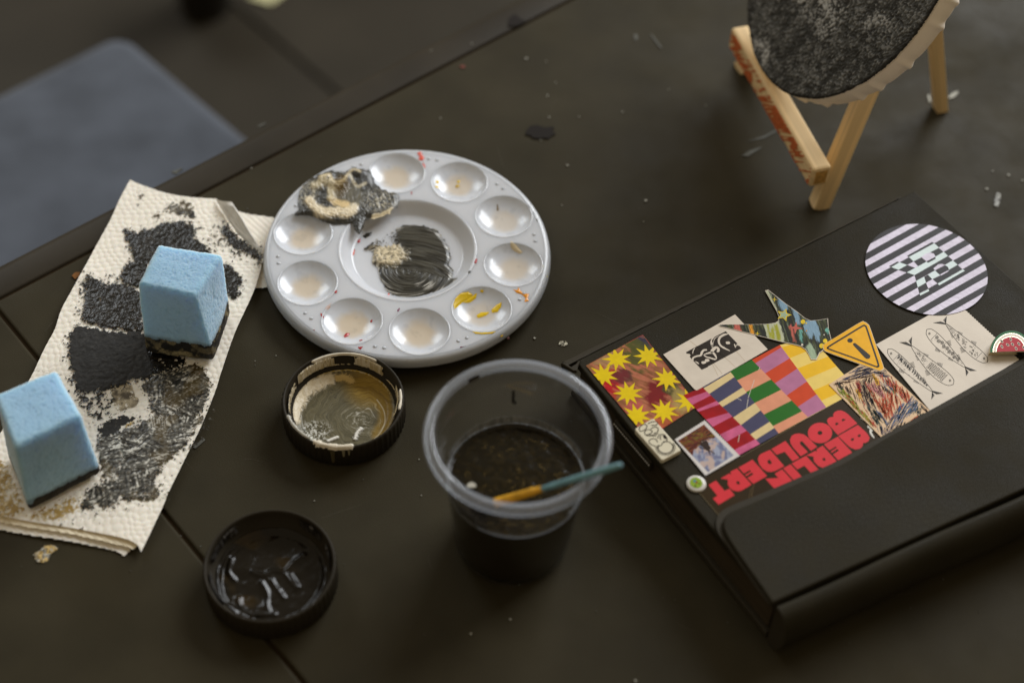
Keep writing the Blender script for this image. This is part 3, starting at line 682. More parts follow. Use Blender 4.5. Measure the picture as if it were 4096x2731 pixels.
towel_mark('paint_mark', T7([(960, 230), (1100, 150), (1300, 90), (1420, 100), (1495, 230), (1475, 320), (1430, 440), (1360, 480), (1100, 470), (1040, 420), (1030, 360), (1000, 300)]), 112, 'grey', .93, h=.0009)
towel_mark('paint_mark', T7([(1000, 470), (1100, 430), (1420, 450), (1380, 560), (1310, 680), (1230, 740), (1110, 870), (1140, 1000), (1080, 1060), (960, 1060), (860, 1060), (820, 1090), (700, 1140), (690, 1100), (560, 1130), (550, 1060), (600, 960), (700, 880), (650, 700), (680, 600), (800, 560)]), 113, 'grey', .88, h=.0010)
towel_mark('paint_mark', T7([(470, 250), (640, 280), (780, 250), (795, 400), (820, 450), (740, 560), (620, 540), (540, 390)]), 114, 'black', .33)
towel_mark('paint_mark', T7([(780, 250), (870, 238), (930, 300), (955, 350), (900, 400), (830, 412), (790, 330)]), 115, 'stain', .95, rough_edge=.9)
towel_mark('paint_mark', T7([(690, 520), (820, 440), (930, 440), (1000, 470), (900, 520), (830, 600), (720, 630), (680, 590)]), 116, 'matte', .9, rough_edge=.8, h=.0003)
towel_mark('paint_mark', T7([(-60, 760), (60, 800), (190, 1100), (120, 1150), (-60, 1140)]), 117, 'tint', .5)
towel_mark('paint_mark', T7([(200, 1130), (420, 1030), (560, 1020), (560, 1100), (420, 1200), (260, 1190)]), 119, 'tint', .62, h=.0003)
towel_mark('paint_mark', T7([(380, 1226), (460, 1185), (560, 1150), (620, 1140), (600, 1165), (500, 1200), (400, 1232)]), 120, 'grey', .7)
towel_mark('paint_mark', T7([(565, 1235), (582, 1225), (580, 1250), (566, 1255)]), 121, 'matte', 1)
towel_mark('paint_mark', T7([(845, 560), (870, 505), (920, 495), (970, 530), (985, 555), (930, 535), (880, 545)]), 122, 'tint', 1, h=.004)

# dry-brushed specks thrown round the thick marks
for sd, P_, md in ((131, T6([(965, 480), (1080, 470), (1240, 430), (1400, 400), (1520, 430), (1545, 540), (1650, 630), (1300, 700), (1130, 760), (1000, 600)]), 'black'), (132, T6([(1745, 375), (1860, 500), (2060, 650), (2040, 735), (1850, 640), (1720, 500)]), 'grey'),
                   (133, T6([(660, 850), (830, 870), (1090, 940), (1130, 1250), (850, 1240), (640, 1130)]), 'black'), (134, T6([(540, 1290), (640, 1213), (950, 1265), (1180, 1420), (1205, 1620), (720, 1760), (580, 1700), (525, 1350)]), 'black'),
                   (135, T7([(700, 600), (1000, 470), (1420, 450), (1310, 680), (1110, 870), (1140, 1000), (960, 1060), (700, 1140), (560, 1100), (700, 880)]), 'grey')):
    towel_mark('paint_specks', P_, sd, md, .12, grow=.0042, rough_edge=3.5)['kind'] = 'stuff'

# ================================================================== sponges
def sponge(name, label, top, bottom, seed, soak):
    """eight corners -> subdivided fuzzy block; the soaked foot is a part of its own"""
    T = [np.array(p) for p in top]; B = [np.array(p) for p in bottom]
    root = thing(name, label, 'sponge', tuple(sum(B)/4), 'blue sponge cubes on the paper towel')
    N = 84; vid = {}; V, F = [], []
    def vert(i, j, k):
        key = (i, j, k)
        if key not in vid: vid[key] = len(V); V.append(key)
        return vid[key]
    for a in range(N):
        for b in range(N):
            for fixed in (0, N):
                for perm in range(3):
                    q = []
                    for da, db in ((0, 0), (1, 0), (1, 1), (0, 1)):
                        c = [a+da, b+db]; c.insert(perm, fixed); q.append(vert(*c))
                    F.append(q)
    G = np.array(V)/N
    # rounding of edges in cube space
    Q = G*2-1; rr = .12; inner = np.clip(Q, -1+rr, 1-rr); dl = Q-inner; ln = np.linalg.norm(dl, axis=1, keepdims=True)
    Q = np.where(ln > 1e-9, inner+dl/np.maximum(ln, 1e-9)*np.minimum(ln, rr), Q)
    g = (Q+1)/2; u, v, w = g[:, 0:1], g[:, 1:2], g[:, 2:3]
    bil = lambda C: C[0]*(1-u)*(1-v)+C[1]*u*(1-v)+C[2]*u*v+C[3]*(1-u)*v
    P = bil(B)*(1-w)+bil(T)*w
    cen = P.mean(0); out = P-cen; out /= np.linalg.norm(out, axis=1, keepdims=True)
    x, y, z = P.T*1.0
    n1 = fbm(x*60, y*60, seed, 3, z*60)-.5; n2 = fbm(x*900, y*900, seed+3, 2, z*900)-.5; n3 = np.random.RandomState(seed).rand(len(P))-.5
    P = P+out*(n1*.0014+n2*.0003+n3*.00035)[:, None]
    pore = sst(.60, .70, fbm(x*620, y*620, seed+50, 2, z*620))+.8*sst(.64, .72, fbm(x*330, y*330, seed+60, 2, z*330)); P = P-out*(pore*.00018)[:, None]
    base = np.array(S(160, 198, 226))*(1-.22*np.clip(pore, 0, 1)*.3)[:, None]; col = base*(1+.06*n2[:, None]+.09*n3[:, None])
    hgt = (P[:, 2]-.004)*1.0; edge = soak+(fbm(x*130, y*130, seed+9, 3, z*130)-.5)*.008
    m = hgt < edge
    fade = sst(.004, 0.0, hgt-edge)[:, None]*.55; col = col*(1-fade)+np.array(S(58, 74, 84))*fade
    k = fbm(x*260, y*260, seed+21, 3, z*260)
    side = sst(.3, .7, fbm(x*60, y*60, seed+30, 2, z*60))
    pc = mix(S(30, 27, 22), S(150, 136, 100), sst(.46, .60, k)*(.35+.65*side)*(.95 if seed == 5 else .12))
    pc = pc*(1+.5*n3[:, None])
    F = np.array(F); mf = m[F].sum(1) >= 2
    for nm, sel, cc_, mm in (('foam', ~mf, col, M_foam), ('painted_foot', mf, pc, M_drypaint)):
        f = F[sel]; use = np.unique(f); idx = np.full(len(P), -1); idx[use] = np.arange(len(use))
        o = link(nm, np_mesh(nm, P[use], idx[f], cc_[use]), mm, root)
        bm = bmesh.new(); bm.from_mesh(o.data)
        for fc in bm.faces:
            if fc.normal.dot(fc.calc_center_median()-Vector(cen)) < 0: fc.normal_flip()
        bm.to_mesh(o.data); bm.free()
    return root
z6c = lambda x, y, z: tuple(at('z6', x, y, z)); z7c = lambda x, y, z: tuple(at('z7', x, y, z))
zt = .0505; zb = .0046
top = [z6c(1075, 885, zt), z6c(1530, 985, zt), z6c(1745, 660, zt), z6c(1240, 572, zt)]
bl, bf, br = z6c(1140, 1440, zb), z6c(1680, 1505, zb), z6c(1815, 1120, zb)
bottom = [bl, bf, br, (bl[0]+br[0]-bf[0], bl[1]+br[1]-bf[1], zb)]
sponge('sponge_cube', 'light blue sponge cube with cream and black foot, in the middle of the towel', top, bottom, 5, .0105)
top = [z7c(-45, 300, zt), z7c(100, 680, zt), z7c(568, 450, zt), z7c(390, 135, zt)]
bl, bf, br = None, z7c(205, 1125, zb), z7c(708, 862, zb)
e = np.array(top[0])-np.array(top[1]); bl = (bf[0]+e[0], bf[1]+e[1], zb)
bottom = [bl, bf, br, (bl[0]+br[0]-bf[0], bl[1]+br[1]-bf[1], zb)]
sponge('sponge_cube', 'light blue sponge cube with black-edged foot, cut by the left picture edge', top, bottom, 6, .0062)

# ================================================================== jar lids
def lid_shell(root, cx, cy, R, H, ribs):
    n = 360; th = np.arange(n)*2*np.pi/n
    prof = [(R-.006, .0004), (R-.001, .0004), (R, .0014), (R, H-.0016), (R-.0004, H-.0005), (R-.0009, H), (R-.0015, H-.0003), (R-.0019, H-.0012), (R-.0028, H*.50), (R-.0048, H*.46), (R-.0052, .0030), (R-.0062, .0022), (0, .0022)]
    V = []
    for t in th:
        k = .00016*(1 if math.sin(t*ribs) > 0 else -1)
        for i, (r, z) in enumerate(prof):
            rr = r+(k if i in (2, 3) else 0); V.append((cx+rr*math.cos(t), cy+rr*math.sin(t), z))
    link('shell', np_mesh('shell', V, grid_faces(n, len(prof), True)), M_lid, root)
LX, LY, LR, LH = -.0807, .4748, .0300, .0150
wl = thing('jar_lid', 'black jar lid holding cream and grey swirled paint, below the palette', 'jar lid', (LX, LY, 0), 'upturned black jar lids')
lid_shell(wl, LX, LY, LR, LH, 60)
iv7 = inv('b7', 820, 760, .006)
def fn(X, Y):
    r0_ = np.hypot(X-LX, Y-LY); d = LR-.0052-r0_; u, v = iv7(X, Y)
    n1 = fbm(u*.006, v*.006, 201, 3); lump = fbm(u*.03, v*.03, 203, 3); fine = fbm(u*.09, v*.09, 204, 2)
    uu, vv = u+(n1-.5)*160, v+(fbm(u*.006, v*.006, 207, 3)-.5)*160
    r = np.hypot(uu-1060, (vv-880)*1.15); a = np.arctan2(vv-880, uu-1060); st = vn(r*.03+a*1.4, a*1.2, 205)*.25+vn(r*.14+a*2, a*1.5, 206)*.35+vn(r*.33+a*3, a*3, 208)*.4
    C = mix(S(64, 60, 44), S(124, 116, 88), np.clip(st*1.3-.15, 0, 1))
    och = np.clip(sst(420, 120, np.hypot(u-1150, (v-470)*1.2))+sst(130, 40, segd(u, v, [(1250, 560), (1330, 750), (1330, 900), (1250, 1050)])), 0, 1); C = mix(C, mix(S(112, 84, 20), S(186, 154, 62), st), och*.85)
    C = mix(C, S(206, 204, 192), sst(.55, .8, st)*sst(320, 60, r)*.8)
    rim_ = segd(u, v, [(235, 900), (250, 760), (310, 640), (420, 510), (560, 430), (660, 390)]); kl_ = sst(95, 35, rim_+(st-.5)*70+(lump-.5)*50); C = mix(C, mix(S(210, 192, 154), S(236, 226, 206), lump), kl_)
    fan = segd(u, v, [(750, 370), (830, 360), (920, 390)]); C = mix(C, S(220, 192, 128), sst(55, 20, fan+(fine-.5)*40)*.9)
    spk = sst(260, 90, np.hypot(u-480, (v-1020)*1.4)); C = mix(C, S(208, 206, 196), spk*sst(.52, .6, lump*.5+fine*.5)); C = mix(C, S(34, 32, 26), spk*sst(.44, .36, lump*.5+fine*.5)*.8)
    w2 = np.maximum(sst(34, 10, segd(u, v, [(960, 1100), (990, 1030), (1035, 985)])+(fine-.5)*24), sst(26, 10, segd(u, v, [(640, 1130), (700, 1105), (750, 1085)]))); C = mix(C, WH, w2)
    lineW = sst(10, 3, segd(u, v, [(1230, 630), (1310, 760), (1320, 900), (1260, 1040), (1180, 1120)])); C = mix(C, S(214, 204, 176), lineW*.8)
    h = .0010+.00022*st+.0009*kl_*(.7+.4*lump)+w2*.0008+.00015*lump
    return d+.0003, .0030+h+.0018*sst(.004, 0, d), C
relief('paint', (LX-LR, LX+LR, LY-LR, LY+LR), .00023, fn, mat('wet_mixed_paint', rough=.38, attr=True, spec=.25), wl, 'swirl of grey, ochre and cream paint in the lid')
def wall_paint(root, cx, cy, R, z0, z1, a0, a1, seed, colA, colB, cov, thick=.0006, name='wall_paint'):
    na, nz = int((a1-a0)*1.6)+2, 44
    A, Zz = np.meshgrid(np.radians(np.linspace(a0, a1, na)), np.linspace(z0, z1, nz), indexing='ij')
    s = (A-A[0, 0])*R
    n1 = fbm(s*260, Zz*260, seed, 3); hi = vn(s*1500, Zz*200, seed+3)
    ed = np.minimum(np.minimum(s, s[-1, 0]-s)/.0025, np.minimum(Zz-z0, z1-Zz)/.0010+.25)
    mk = (ed+(n1-.5)*2.4+(cov-1)*1.2+(hi-.5)*.7 > 0)
    r = R-.0001-thick*(.4+.9*hi)*np.clip(ed, 0, 1)
    V = np.stack([cx+r*np.cos(A), cy+r*np.sin(A), Zz], -1).reshape(-1, 3)
    C = mix(colA, colB, sst(.3, .7, hi*.6+n1*.4)).reshape(-1, 3)
    F = grid_faces(na, nz); ok = mk.ravel(); F = F[ok[F].all(1)]
    if len(F) == 0: return
    use = np.unique(F); idx = np.full(na*nz, -1); idx[use] = np.arange(len(use))
    link(name, np_mesh(name, V[use], idx[F][:, ::-1], C[use]), M_paint, root)
CRW, CRD = S(226, 216, 196), S(186, 170, 132)
for a0, a1, z0, z1, cv, sd in ((106, 152, .0078, .0148, 1.1, 211), (50, 86, .0080, .0148, 1.1, 212), (154, 200, .0078, .0142, .40, 213), (-22, 24, .0078, .0146, .65, 214), (20, 130, .0077, .0086, .5, 215)):
    wall_paint(wl, LX, LY, LR-.0028, z0, z1, a0, a1, sd, CRW, CRD, cv, .0010)
wall_paint(wl, LX, LY, LR-.0052, .0035, .0066, 20, 170, 217, S(196, 168, 84), CRD, .9)
def rim_smear(root, cx, cy, R, z, a0, a1, w, seed, col):
    A = np.radians(np.linspace(a0, a1, 60)); V, F = [], []
    for i, a in enumerate(A):
        k = w*(.75+.5*random.Random(seed+i//6).random())*min(1, i/3+.3, (59-i)/3+.3)
        for rr, zz in ((R-k, z-.0006), (R-k*.5, z+.0006), (R+k*.35, z+.0005), (R+k*.7, z-.0007-.0012*random.Random(seed+i//4).random())): V.append((cx+rr*math.cos(a), cy+rr*math.sin(a), zz))
    link('rim_paint', np_mesh('rim_paint', V, grid_faces(60, 4)[:, ::-1], np.tile(col, (len(V), 1))), M_paint, root)
rim_smear(wl, LX, LY, LR-.0012, LH, 246, 286, .0019, 1, CRW)
rim_smear(wl, LX, LY, LR-.0016, LH, 205, 240, .0013, 2, S(176, 172, 160))
rim_smear(wl, LX, LY, LR-.0020, LH, 60, 130, .0008, 3, CRW)
rim_smear(wl, LX, LY, LR-.0018, LH, 350, 375, .0010, 4, CRW)
def drip(root, cx, cy, R, a, z0, z1, w, col):
    V, n = [], 14
    for i in range(n):
        z = z0+(z1-z0)*i/(n-1); k = w*(1-.5*i/n)
        for s in (-1, 0, 1): aa = rad(a)+s*k/R; rr = R+.0002+(.0005 if s == 0 else 0); V.append((cx+rr*math.cos(aa), cy+rr*math.sin(aa), z))
    link('drip', np_mesh('drip', V, grid_faces(n, 3), np.tile(col, (len(V), 1))), M_paint, root)
drip(wl, LX, LY, LR, 266, .0140, .004, .0012, S(86, 78, 54)); drip(wl, LX, LY, LR, 276, .0143, .009, .0008, S(150, 142, 116)); drip(wl, LX, LY, LR, 281, .0143, .010, .0006, S(150, 142, 116))

KX, KY, KR, KH = -.1038, .3797, .0300, .0150
kl = thing('jar_lid', 'black jar lid holding wet black paint, near the bottom edge', 'jar lid', (KX, KY, 0), 'upturned black jar lids')
lid_shell(kl, KX, KY, KR, KH, 60)
strokes = [[(740, 880), (800, 990), (800, 1120), (830, 1230)], [(850, 850), (900, 930), (985, 1040)], [(1000, 770), (1060, 850), (1130, 930)], [(1060, 780), (1100, 850), (1135, 920)], [(480, 1060), (510, 1150), (640, 1250)],
           [(260, 760), (265, 950), (310, 1100), (480, 1200), (700, 1240), (880, 1230)], [(640, 760), (760, 800), (860, 740), (1000, 740), (1100, 640), (1210, 570)], [(400, 620), (370, 760), (430, 840)]]
strokes = [[at('b8', *p, .008) for p in s] for s in strokes]
def fn(X, Y):
    r = np.hypot(X-KX, Y-KY); d = KR-.0052-r
    ridge = np.zeros_like(X)
    for s in strokes:
        L = smooth_line([(p.x, p.y) for p in s], 6); dd = np.full(X.shape, 9.)
        for (ax, ay), (bx, by) in zip(L[:-1], L[1:]):
            t = np.clip(((X-ax)*(bx-ax)+(Y-ay)*(by-ay))/((bx-ax)**2+(by-ay)**2+1e-12), 0, 1); dd = np.minimum(dd, np.hypot(X-ax-t*(bx-ax), Y-ay-t*(by-ay)))
        ridge = np.maximum(ridge, np.exp(-(dd/.0012)**2))
    n1 = fbm(X*130, Y*130, 231, 3)
    C = mix(S(26, 22, 16), S(48, 36, 15), sst(.58, .75, fbm(X*90, Y*90, 233, 2))*.8)
    return d+.0003, .0034+.0014*n1+.0009*ridge+.002*sst(.003, 0, d), C
relief('paint', (KX-KR, KX+KR, KY-KR, KY+KR), .00028, fn, mat('wet_black_acrylic', rough=.2, attr=True, spec=.3), kl, 'wet glossy black paint with ridges')
for a0, a1, sd in ((130, 178, 241), (40, 70, 242), (0, 30, 243), (186, 230, 244)):
    wall_paint(kl, KX, KY, KR-.0028, .008, .0143, a0, a1, sd, S(30, 27, 23), S(70, 68, 66), .75, .0009)

# ================================================================== cup and brush
UX, UY, UZ = .0047, .4098, .085
UR = .0408
cup = thing('plastic_cup', 'clear plastic cup of murky paint water standing in front of the palette', 'cup', (UX, UY, 0))
def clear_mat(name, tint, haze, rough=.06):
    m = bpy.data.materials.new(name); m.use_nodes = True; N = m.node_tree.nodes; L = m.node_tree.links
    for nd in list(N): N.remove(nd)
    out = N.new('ShaderNodeOutputMaterial'); tr = N.new('ShaderNodeBsdfTransparent'); tr.inputs[0].default_value = (*tint, 1)
    gl = N.new('ShaderNodeBsdfGlossy'); gl.inputs['Roughness'].default_value = rough; df = N.new('ShaderNodeBsdfDiffuse'); df.inputs[0].default_value = (.78, .83, .92, 1)
    tl = N.new('ShaderNodeBsdfTranslucent'); tl.inputs[0].default_value = (.78, .83, .92, 1)
    ad = N.new('ShaderNodeMixShader'); ad.inputs[0].default_value = .5; L.new(df.outputs[0], ad.inputs[1]); L.new(tl.outputs[0], ad.inputs[2])
    lw = N.new('ShaderNodeLayerWeight'); lw.inputs[0].default_value = .5; pw = N.new('ShaderNodeMath'); pw.operation = 'POWER'; pw.inputs[1].default_value = 4.0; L.new(lw.outputs['Facing'], pw.inputs[0]); fr = N.new('ShaderNodeMath'); fr.operation = 'MULTIPLY_ADD'; fr.inputs[1].default_value = .6; fr.inputs[2].default_value = .035; L.new(pw.outputs[0], fr.inputs[0])
    m1 = N.new('ShaderNodeMixShader'); m1.inputs[0].default_value = haze; L.new(tr.outputs[0], m1.inputs[1]); L.new(ad.outputs[0], m1.inputs[2])
    m2 = N.new('ShaderNodeMixShader'); L.new(fr.outputs[0], m2.inputs[0]); L.new(m1.outputs[0], m2.inputs[1]); L.new(gl.outputs[0], m2.inputs[2]); L.new(m2.outputs[0], out.inputs[0])
    return m
M_clear = clear_mat('clear_cup_plastic', (.95, .955, .96), .009)
M_lip = clear_mat('milky_cup_lip', (.93, .95, .97), .27, .10)
lip = [(UR-.0046, UZ-.0042), (UR-.0048, UZ-.0012), (UR-.0042, UZ-.0002), (UR-.0030, UZ), (UR-.0014, UZ-.0002), (UR-.0004, UZ-.0012), (UR, UZ-.0026), (UR-.0001, UZ-.0044), (UR-.0009, UZ-.0056), (UR-.0018, UZ-.0058)]
lathe('lip', lip, 160, M_lip, cup, (UX, UY, 0))
wall = [(UR-.0046, UZ-.0042), (UR-.0056, UZ-.009), (UR-.0064, UZ-.0125), (UR-.0072, UZ-.0135), (.0318, .055), (.0306, .046), (.0270, .004), (.0262, .0012), (.0250, .0008), (0, .0014)]
lathe('wall', wall, 160, M_clear, cup, (UX, UY, 0))
WZ = .0475
M_water = mat('murky_water', S(38, 32, 19), .3, .15)
wr = .0302
body = [(0, .0024), (.0248, .0024), (.0262, .006), (.0298, WZ-.004), (wr, WZ-.0010), (wr, WZ)]
wb = lathe('water', body, 128, M_water, cup, (UX, UY, 0))
def fn(X, Y):
    r = np.hypot(X-UX, Y-UY); d = wr+.0004-r
    n1 = fbm(X*230+Y*90, Y*260, 251, 3); n2 = fbm(X*520, Y*700, 253, 2)
    return d, WZ+.0004+.0005*n1+.00012*n2+.0008*sst(.002, 0, d), mix(S(27, 22, 10), S(40, 32, 14), sst(.4, .8, n2))
relief('water_surface', (UX-wr-.001, UX+wr+.001, UY-wr-.001, UY+wr+.001), .0004, fn, mat('murky_water_top', rough=.16, attr=True, spec=.3), cup)
M_film = mat('paint_film', S(150, 148, 140), .5, .4, attr=True)
wall_paint(cup, UX, UY, .0312, .0485, .0535, 20, 165, 261, S(150, 152, 152), S(110, 112, 112), .8, .0003, 'paint_residue')
wall_paint(cup, UX, UY, .0311, .0485, .056, 195, 240, 262, S(36, 33, 30), S(60, 58, 54), .75, .0003, 'paint_residue')
wall_paint(cup, UX, UY, UR-.0050, UZ-.004, UZ-.0008, 120, 132, 263, S(40, 36, 32), S(60, 52, 40), 1.0, .0003, 'paint_residue')
wall_paint(cup, UX, UY, .0335, .060, .070, 92, 96, 264, S(30, 26, 22), S(40, 36, 30), 1.1, .0003, 'paint_residue')
lathe('water_line', [(.0306, WZ+.0002), (.0311, WZ+.0016), (.0309, WZ+.0022), (.0303, WZ+.0016)], 128, M_lip, cup, (UX, UY, 0))
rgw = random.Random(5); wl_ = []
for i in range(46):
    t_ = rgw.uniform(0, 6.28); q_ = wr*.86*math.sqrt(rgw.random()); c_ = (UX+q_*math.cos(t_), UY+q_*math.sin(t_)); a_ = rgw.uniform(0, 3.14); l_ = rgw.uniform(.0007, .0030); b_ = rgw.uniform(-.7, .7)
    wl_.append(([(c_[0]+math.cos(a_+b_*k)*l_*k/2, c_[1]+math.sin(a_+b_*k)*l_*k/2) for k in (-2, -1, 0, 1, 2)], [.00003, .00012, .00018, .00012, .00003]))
ribbons('painted_glints', wl_, WZ+.00105, mat('ochre_glint', S(134, 110, 52), .5, .2), cup, kind='stuff')  # glints on the water, painted as ochre strokes
fl = at('z8', 1468, 740, WZ)
sheet('floating_flake', blob_poly((fl.x, fl.y), .0024, 9, .3, 4, .6), WZ+.0016, .0006, mat('pale_flake', S(190, 186, 172), .6, .3), cup)

bt, be = at('D', 1428, 1067, .0975), at('D', 1152, 1150, .0575)
brush = thing('paintbrush', 'thin paintbrush with teal handle and yellow ferrule leaning in the cup', 'paintbrush', tuple(be))
def rod(name, a, b, prof, m, seg=20):
    a, b = Vector(a), Vector(b); d = (b-a); q = d.to_track_quat('Z', 'Y').to_matrix(); V = []
    for i in range(seg):
        t = 2*math.pi*i/seg
        for r, s in prof: V.append(a+q @ Vector((r*math.cos(t), r*math.sin(t), s*d.length)))
    return link(name, np_mesh(name, [tuple(v) for v in V], grid_faces(seg, len(prof), True)), m, brush)
bd = (bt-be); f1 = be+bd*.34
rod('handle', f1, bt, [(.0009, 0), (.0012, .04), (.0014, .25), (.0015, .5), (.0015, .85), (.0013, .96), (.0010, .995), (0, 1)], mat('teal_lacquer', S(112, 158, 170), .35, .5, var=.15, vs=200, coat=.3))
rod('ferrule', be-bd*.05, f1+bd*.01, [(.0022, 0), (.0021, .3), (.0018, .75), (.0019, .76), (.0019, .8), (.0016, .84), (.0013, 1)], mat('yellow_ferrule', S(232, 172, 36), .4, .5, var=.2, vs=300))
rod('bristles', be-bd*.33, be-bd*.045, [(0, 0), (.0012, .05), (.0028, .5), (.0028, 1)], mat('wet_bristles', S(52, 40, 22), .5, .4))

# ================================================================== easel and canvas
A = Vector((.2035, .7045, .122)); Lf, Rf, Bf = Vector((.131, .749, 0)), Vector((.1675, .639, 0)), Vector((.2455, .722, 0))
easel = thing('tabletop_easel', 'small pine tripod easel with orange paint on its ledge', 'easel', (.18, .70, 0))
ld = Vector((-.0386, .113, 0)).normalized(); lp = Vector((.949, .314, 0))
def leg(foot, apex, w):
    d = (apex-foot); o = bar('leg', foot-d*.02, apex+d*.06, w, w, lp, M_wood, easel, .0007); return o
leg(Rf, A+Vector((0, -.006, 0)), .0095); leg(Lf, A+Vector((0, .006, 0)), .0095); leg(Bf, A+Vector((.006, 0, -.004)), .0072)
LZ = .0345
r0 = Vector((.1571, .6296, 0)); l0 = r0+ld*.121
ew = .0112; et = .0135
ledge_c0 = r0+lp*ew/2-ld*.000; ledge_c1 = l0+lp*ew/2
bar('ledge', (ledge_c0.x, ledge_c0.y, LZ-et/2), (ledge_c1.x, ledge_c1.y, LZ-et/2), ew, et, (0, 0, 1), M_wood, easel, .0016)
# brushed orange paint on the front of the ledge, a ragged skin 0.2 mm proud
ns, nz = 420, 34
Sg, Zg = np.meshgrid(np.linspace(.0015, .1195, ns), np.linspace(LZ-et+.0008, LZ-.0003, nz), indexing='ij')
mk = vn(Sg*1300+Zg*1500, Zg*120, 71)*.65+fbm(Sg*90, Zg*200, 72, 3)*.6
cvr = .68-.16*sst(.05, .025, np.abs(Sg-.078))-.2*sst(.03, .01, np.abs(Sg-.035))-.12*sst(.012, .0, Sg)
ok = (mk > cvr).ravel()
px_ = r0.x+ld.x*Sg-lp.x*.00025; py_ = r0.y+ld.y*Sg-lp.y*.00025
bulge = np.where(Zg > LZ-.0016, (Zg-(LZ-.0016))*.9, 0); px_ = px_+lp.x*bulge; py_ = py_+lp.y*bulge
Fg = grid_faces(ns, nz); Fg = Fg[ok[Fg].all(1)]
link('ledge_paint', np_mesh('ledge_paint', np.stack([px_, py_, Zg], -1).reshape(-1, 3), Fg), M_orange, easel)
# end grain cap on the near end of the ledge
ec = ledge_c0-ld*.0002; s_ = lp*(ew/2-.0022)
V = [ec-s_+Vector((0, 0, LZ-et+.0022)), ec+s_+Vector((0, 0, LZ-et+.0022)), ec+s_+Vector((0, 0, LZ-.0022)), ec-s_+Vector((0, 0, LZ-.0022))]
V += [v+ld*.0008 for v in V]
link('end_grain', py_mesh('end_grain', V, [[0, 1, 2, 3], [7, 6, 5, 4], [0, 4, 5, 1], [1, 5, 6, 2], [2, 6, 7, 3], [3, 7, 4, 0]]), M_wood_end, easel, smooth=False)

cc_ = np.array([.1694, .7156, .1125]); az, el, CRd, CT = 3.381, .534, .0800, .0132
cn = np.array([math.cos(el)*math.cos(az), math.cos(el)*math.sin(az), math.sin(el)]); ca = np.array([-math.sin(az), math.cos(az), 0]); cb_ = np.cross(cn, ca)
low = cc_-cb_*CRd-cn*CT
canvas = thing('round_canvas', 'round stretched canvas sponged black and grey, leaning on the easel', 'canvas', tuple(low))
n = 720; th = np.arange(n)*2*np.pi/n
prof = [(CRd-.008, -.0002), (CRd-.0016, -.0002), (CRd-.0005, -.0006), (CRd, -.0018), (CRd+.0002, -CT*.5), (CRd, -CT+.0012), (CRd-.0012, -CT), (CRd-.012, -CT), (CRd-.012, -CT+.001)]
fold_at = sorted([.2+i*2*math.pi/26+random.uniform(-.06, .06) for i in range(26)])
V = []
for t in th:
    k = sum(math.exp(-((((t-a+math.pi) % (2*math.pi))-math.pi)/.022)**2) for a in fold_at)
    k2 = sum(math.exp(-((((t-a-.05+math.pi) % (2*math.pi))-math.pi)/.03)**2) for a in fold_at)
    for i, (r, z) in enumerate(prof):
        back = min(1, max(0, -z/CT)); rr = r+(.0016*k-.0007*k2)*back**1.2*(1 if 2 <= i <= 6 else .3)
        V.append(cc_+ca*rr*math.cos(t)+cb_*rr*math.sin(t)+cn*z)
link('canvas_edge', np_mesh('canvas_edge', V, grid_faces(n, len(prof), True)), M_fabric, canvas)
g = 430; q = np.linspace(-CRd-.001, CRd+.001, g); U_, W_ = np.meshgrid(q, q, indexing='ij')
rr = np.hypot(U_, W_); aa = np.arctan2(W_, U_)
d = CRd+.0003+.0006*(fbm(aa*9, aa*0, 81, 3)-.3)-rr
big = fbm(U_*38+4, W_*38, 82, 3); fine = fbm(U_*880, W_*880, 83, 2); mid = fbm(U_*260, W_*260, 84, 3)
lightm = sst(.50, .72, big)*sst(.42, .62, fine*.6+mid*.4)+.35*sst(.56, .68, fine*.7+mid*.3)
C = mix(S(44, 43, 39), S(88, 88, 85), sst(.3, .7, mid)*.8); C = mix(C, S(186, 186, 184), np.clip(lightm*.85, 0, 1)); C = mix(C, S(30, 28, 24), sst(.0035, .0008, d+(mid-.5)*.002)*.9)
hh = .0003+.0012*fine*(.5+mid)-np.clip(.0012-d, 0, 1)*.7
Vc = cc_+ca*U_[..., None]+cb_*W_[..., None]+cn*hh[..., None]
Fg = grid_faces(g, g); ok = (d > 0).ravel(); Fg = Fg[ok[Fg].all(1)]; use = np.unique(Fg); idx = np.full(g*g, -1); idx[use] = np.arange(len(use))
link('painted_face', np_mesh('painted_face', Vc.reshape(-1, 3)[use], idx[Fg], C.reshape(-1, 3)[use]), M_drypaint, canvas)

# ================================================================== notebook with stickers
ZC = .0280
book = thing('notebook', 'thick black leatherette notebook with a closing flap, covered in stickers', 'notebook', (.16, .49, 0))
TL, TR = at('D', 1322, 829, ZC), at('D', 2100, 438, ZC); e1 = (TR-TL).normalized(); e2 = Vector((.587, -.8096, 0))
FLD = at('D', 1780, 1390, ZC); FRD = at('D', 2352, 1130, ZC); fd = (FRD-FLD).normalized(); fp = Vector((fd.y, -fd.x, 0))
_den = fd.x*e2.y-fd.y*e2.x; _t = ((TR.x-FLD.x)*e2.y-(TR.y-FLD.y)*e2.x)/_den
FEND = FLD+fd*_t                                                # where the front fold meets the right edge
body_poly = [TL, TR, FEND, FLD]
P2 = lambda L: [(p.x, p.y) for p in L]
def inset(L, k):
    c = sum(L, Vector())/len(L); out = []
    for i in range(len(L)):
        a, b, c_ = L[i-1], L[i], L[(i+1) % len(L)]
        d1_, d2_ = (b-a).normalized(), (c_-b).normalized(); n1_, n2_ = Vector((d1_.y, -d1_.x, 0)), Vector((d2_.y, -d2_.x, 0))
        m = (n1_+n2_); m = m/(max(.3, 1+n1_.dot(n2_))); out.append(b+m*k)
    return out
sheet('cover', P2(body_poly), .0243, ZC-.0243, M_leather, book, bevel=.0009)
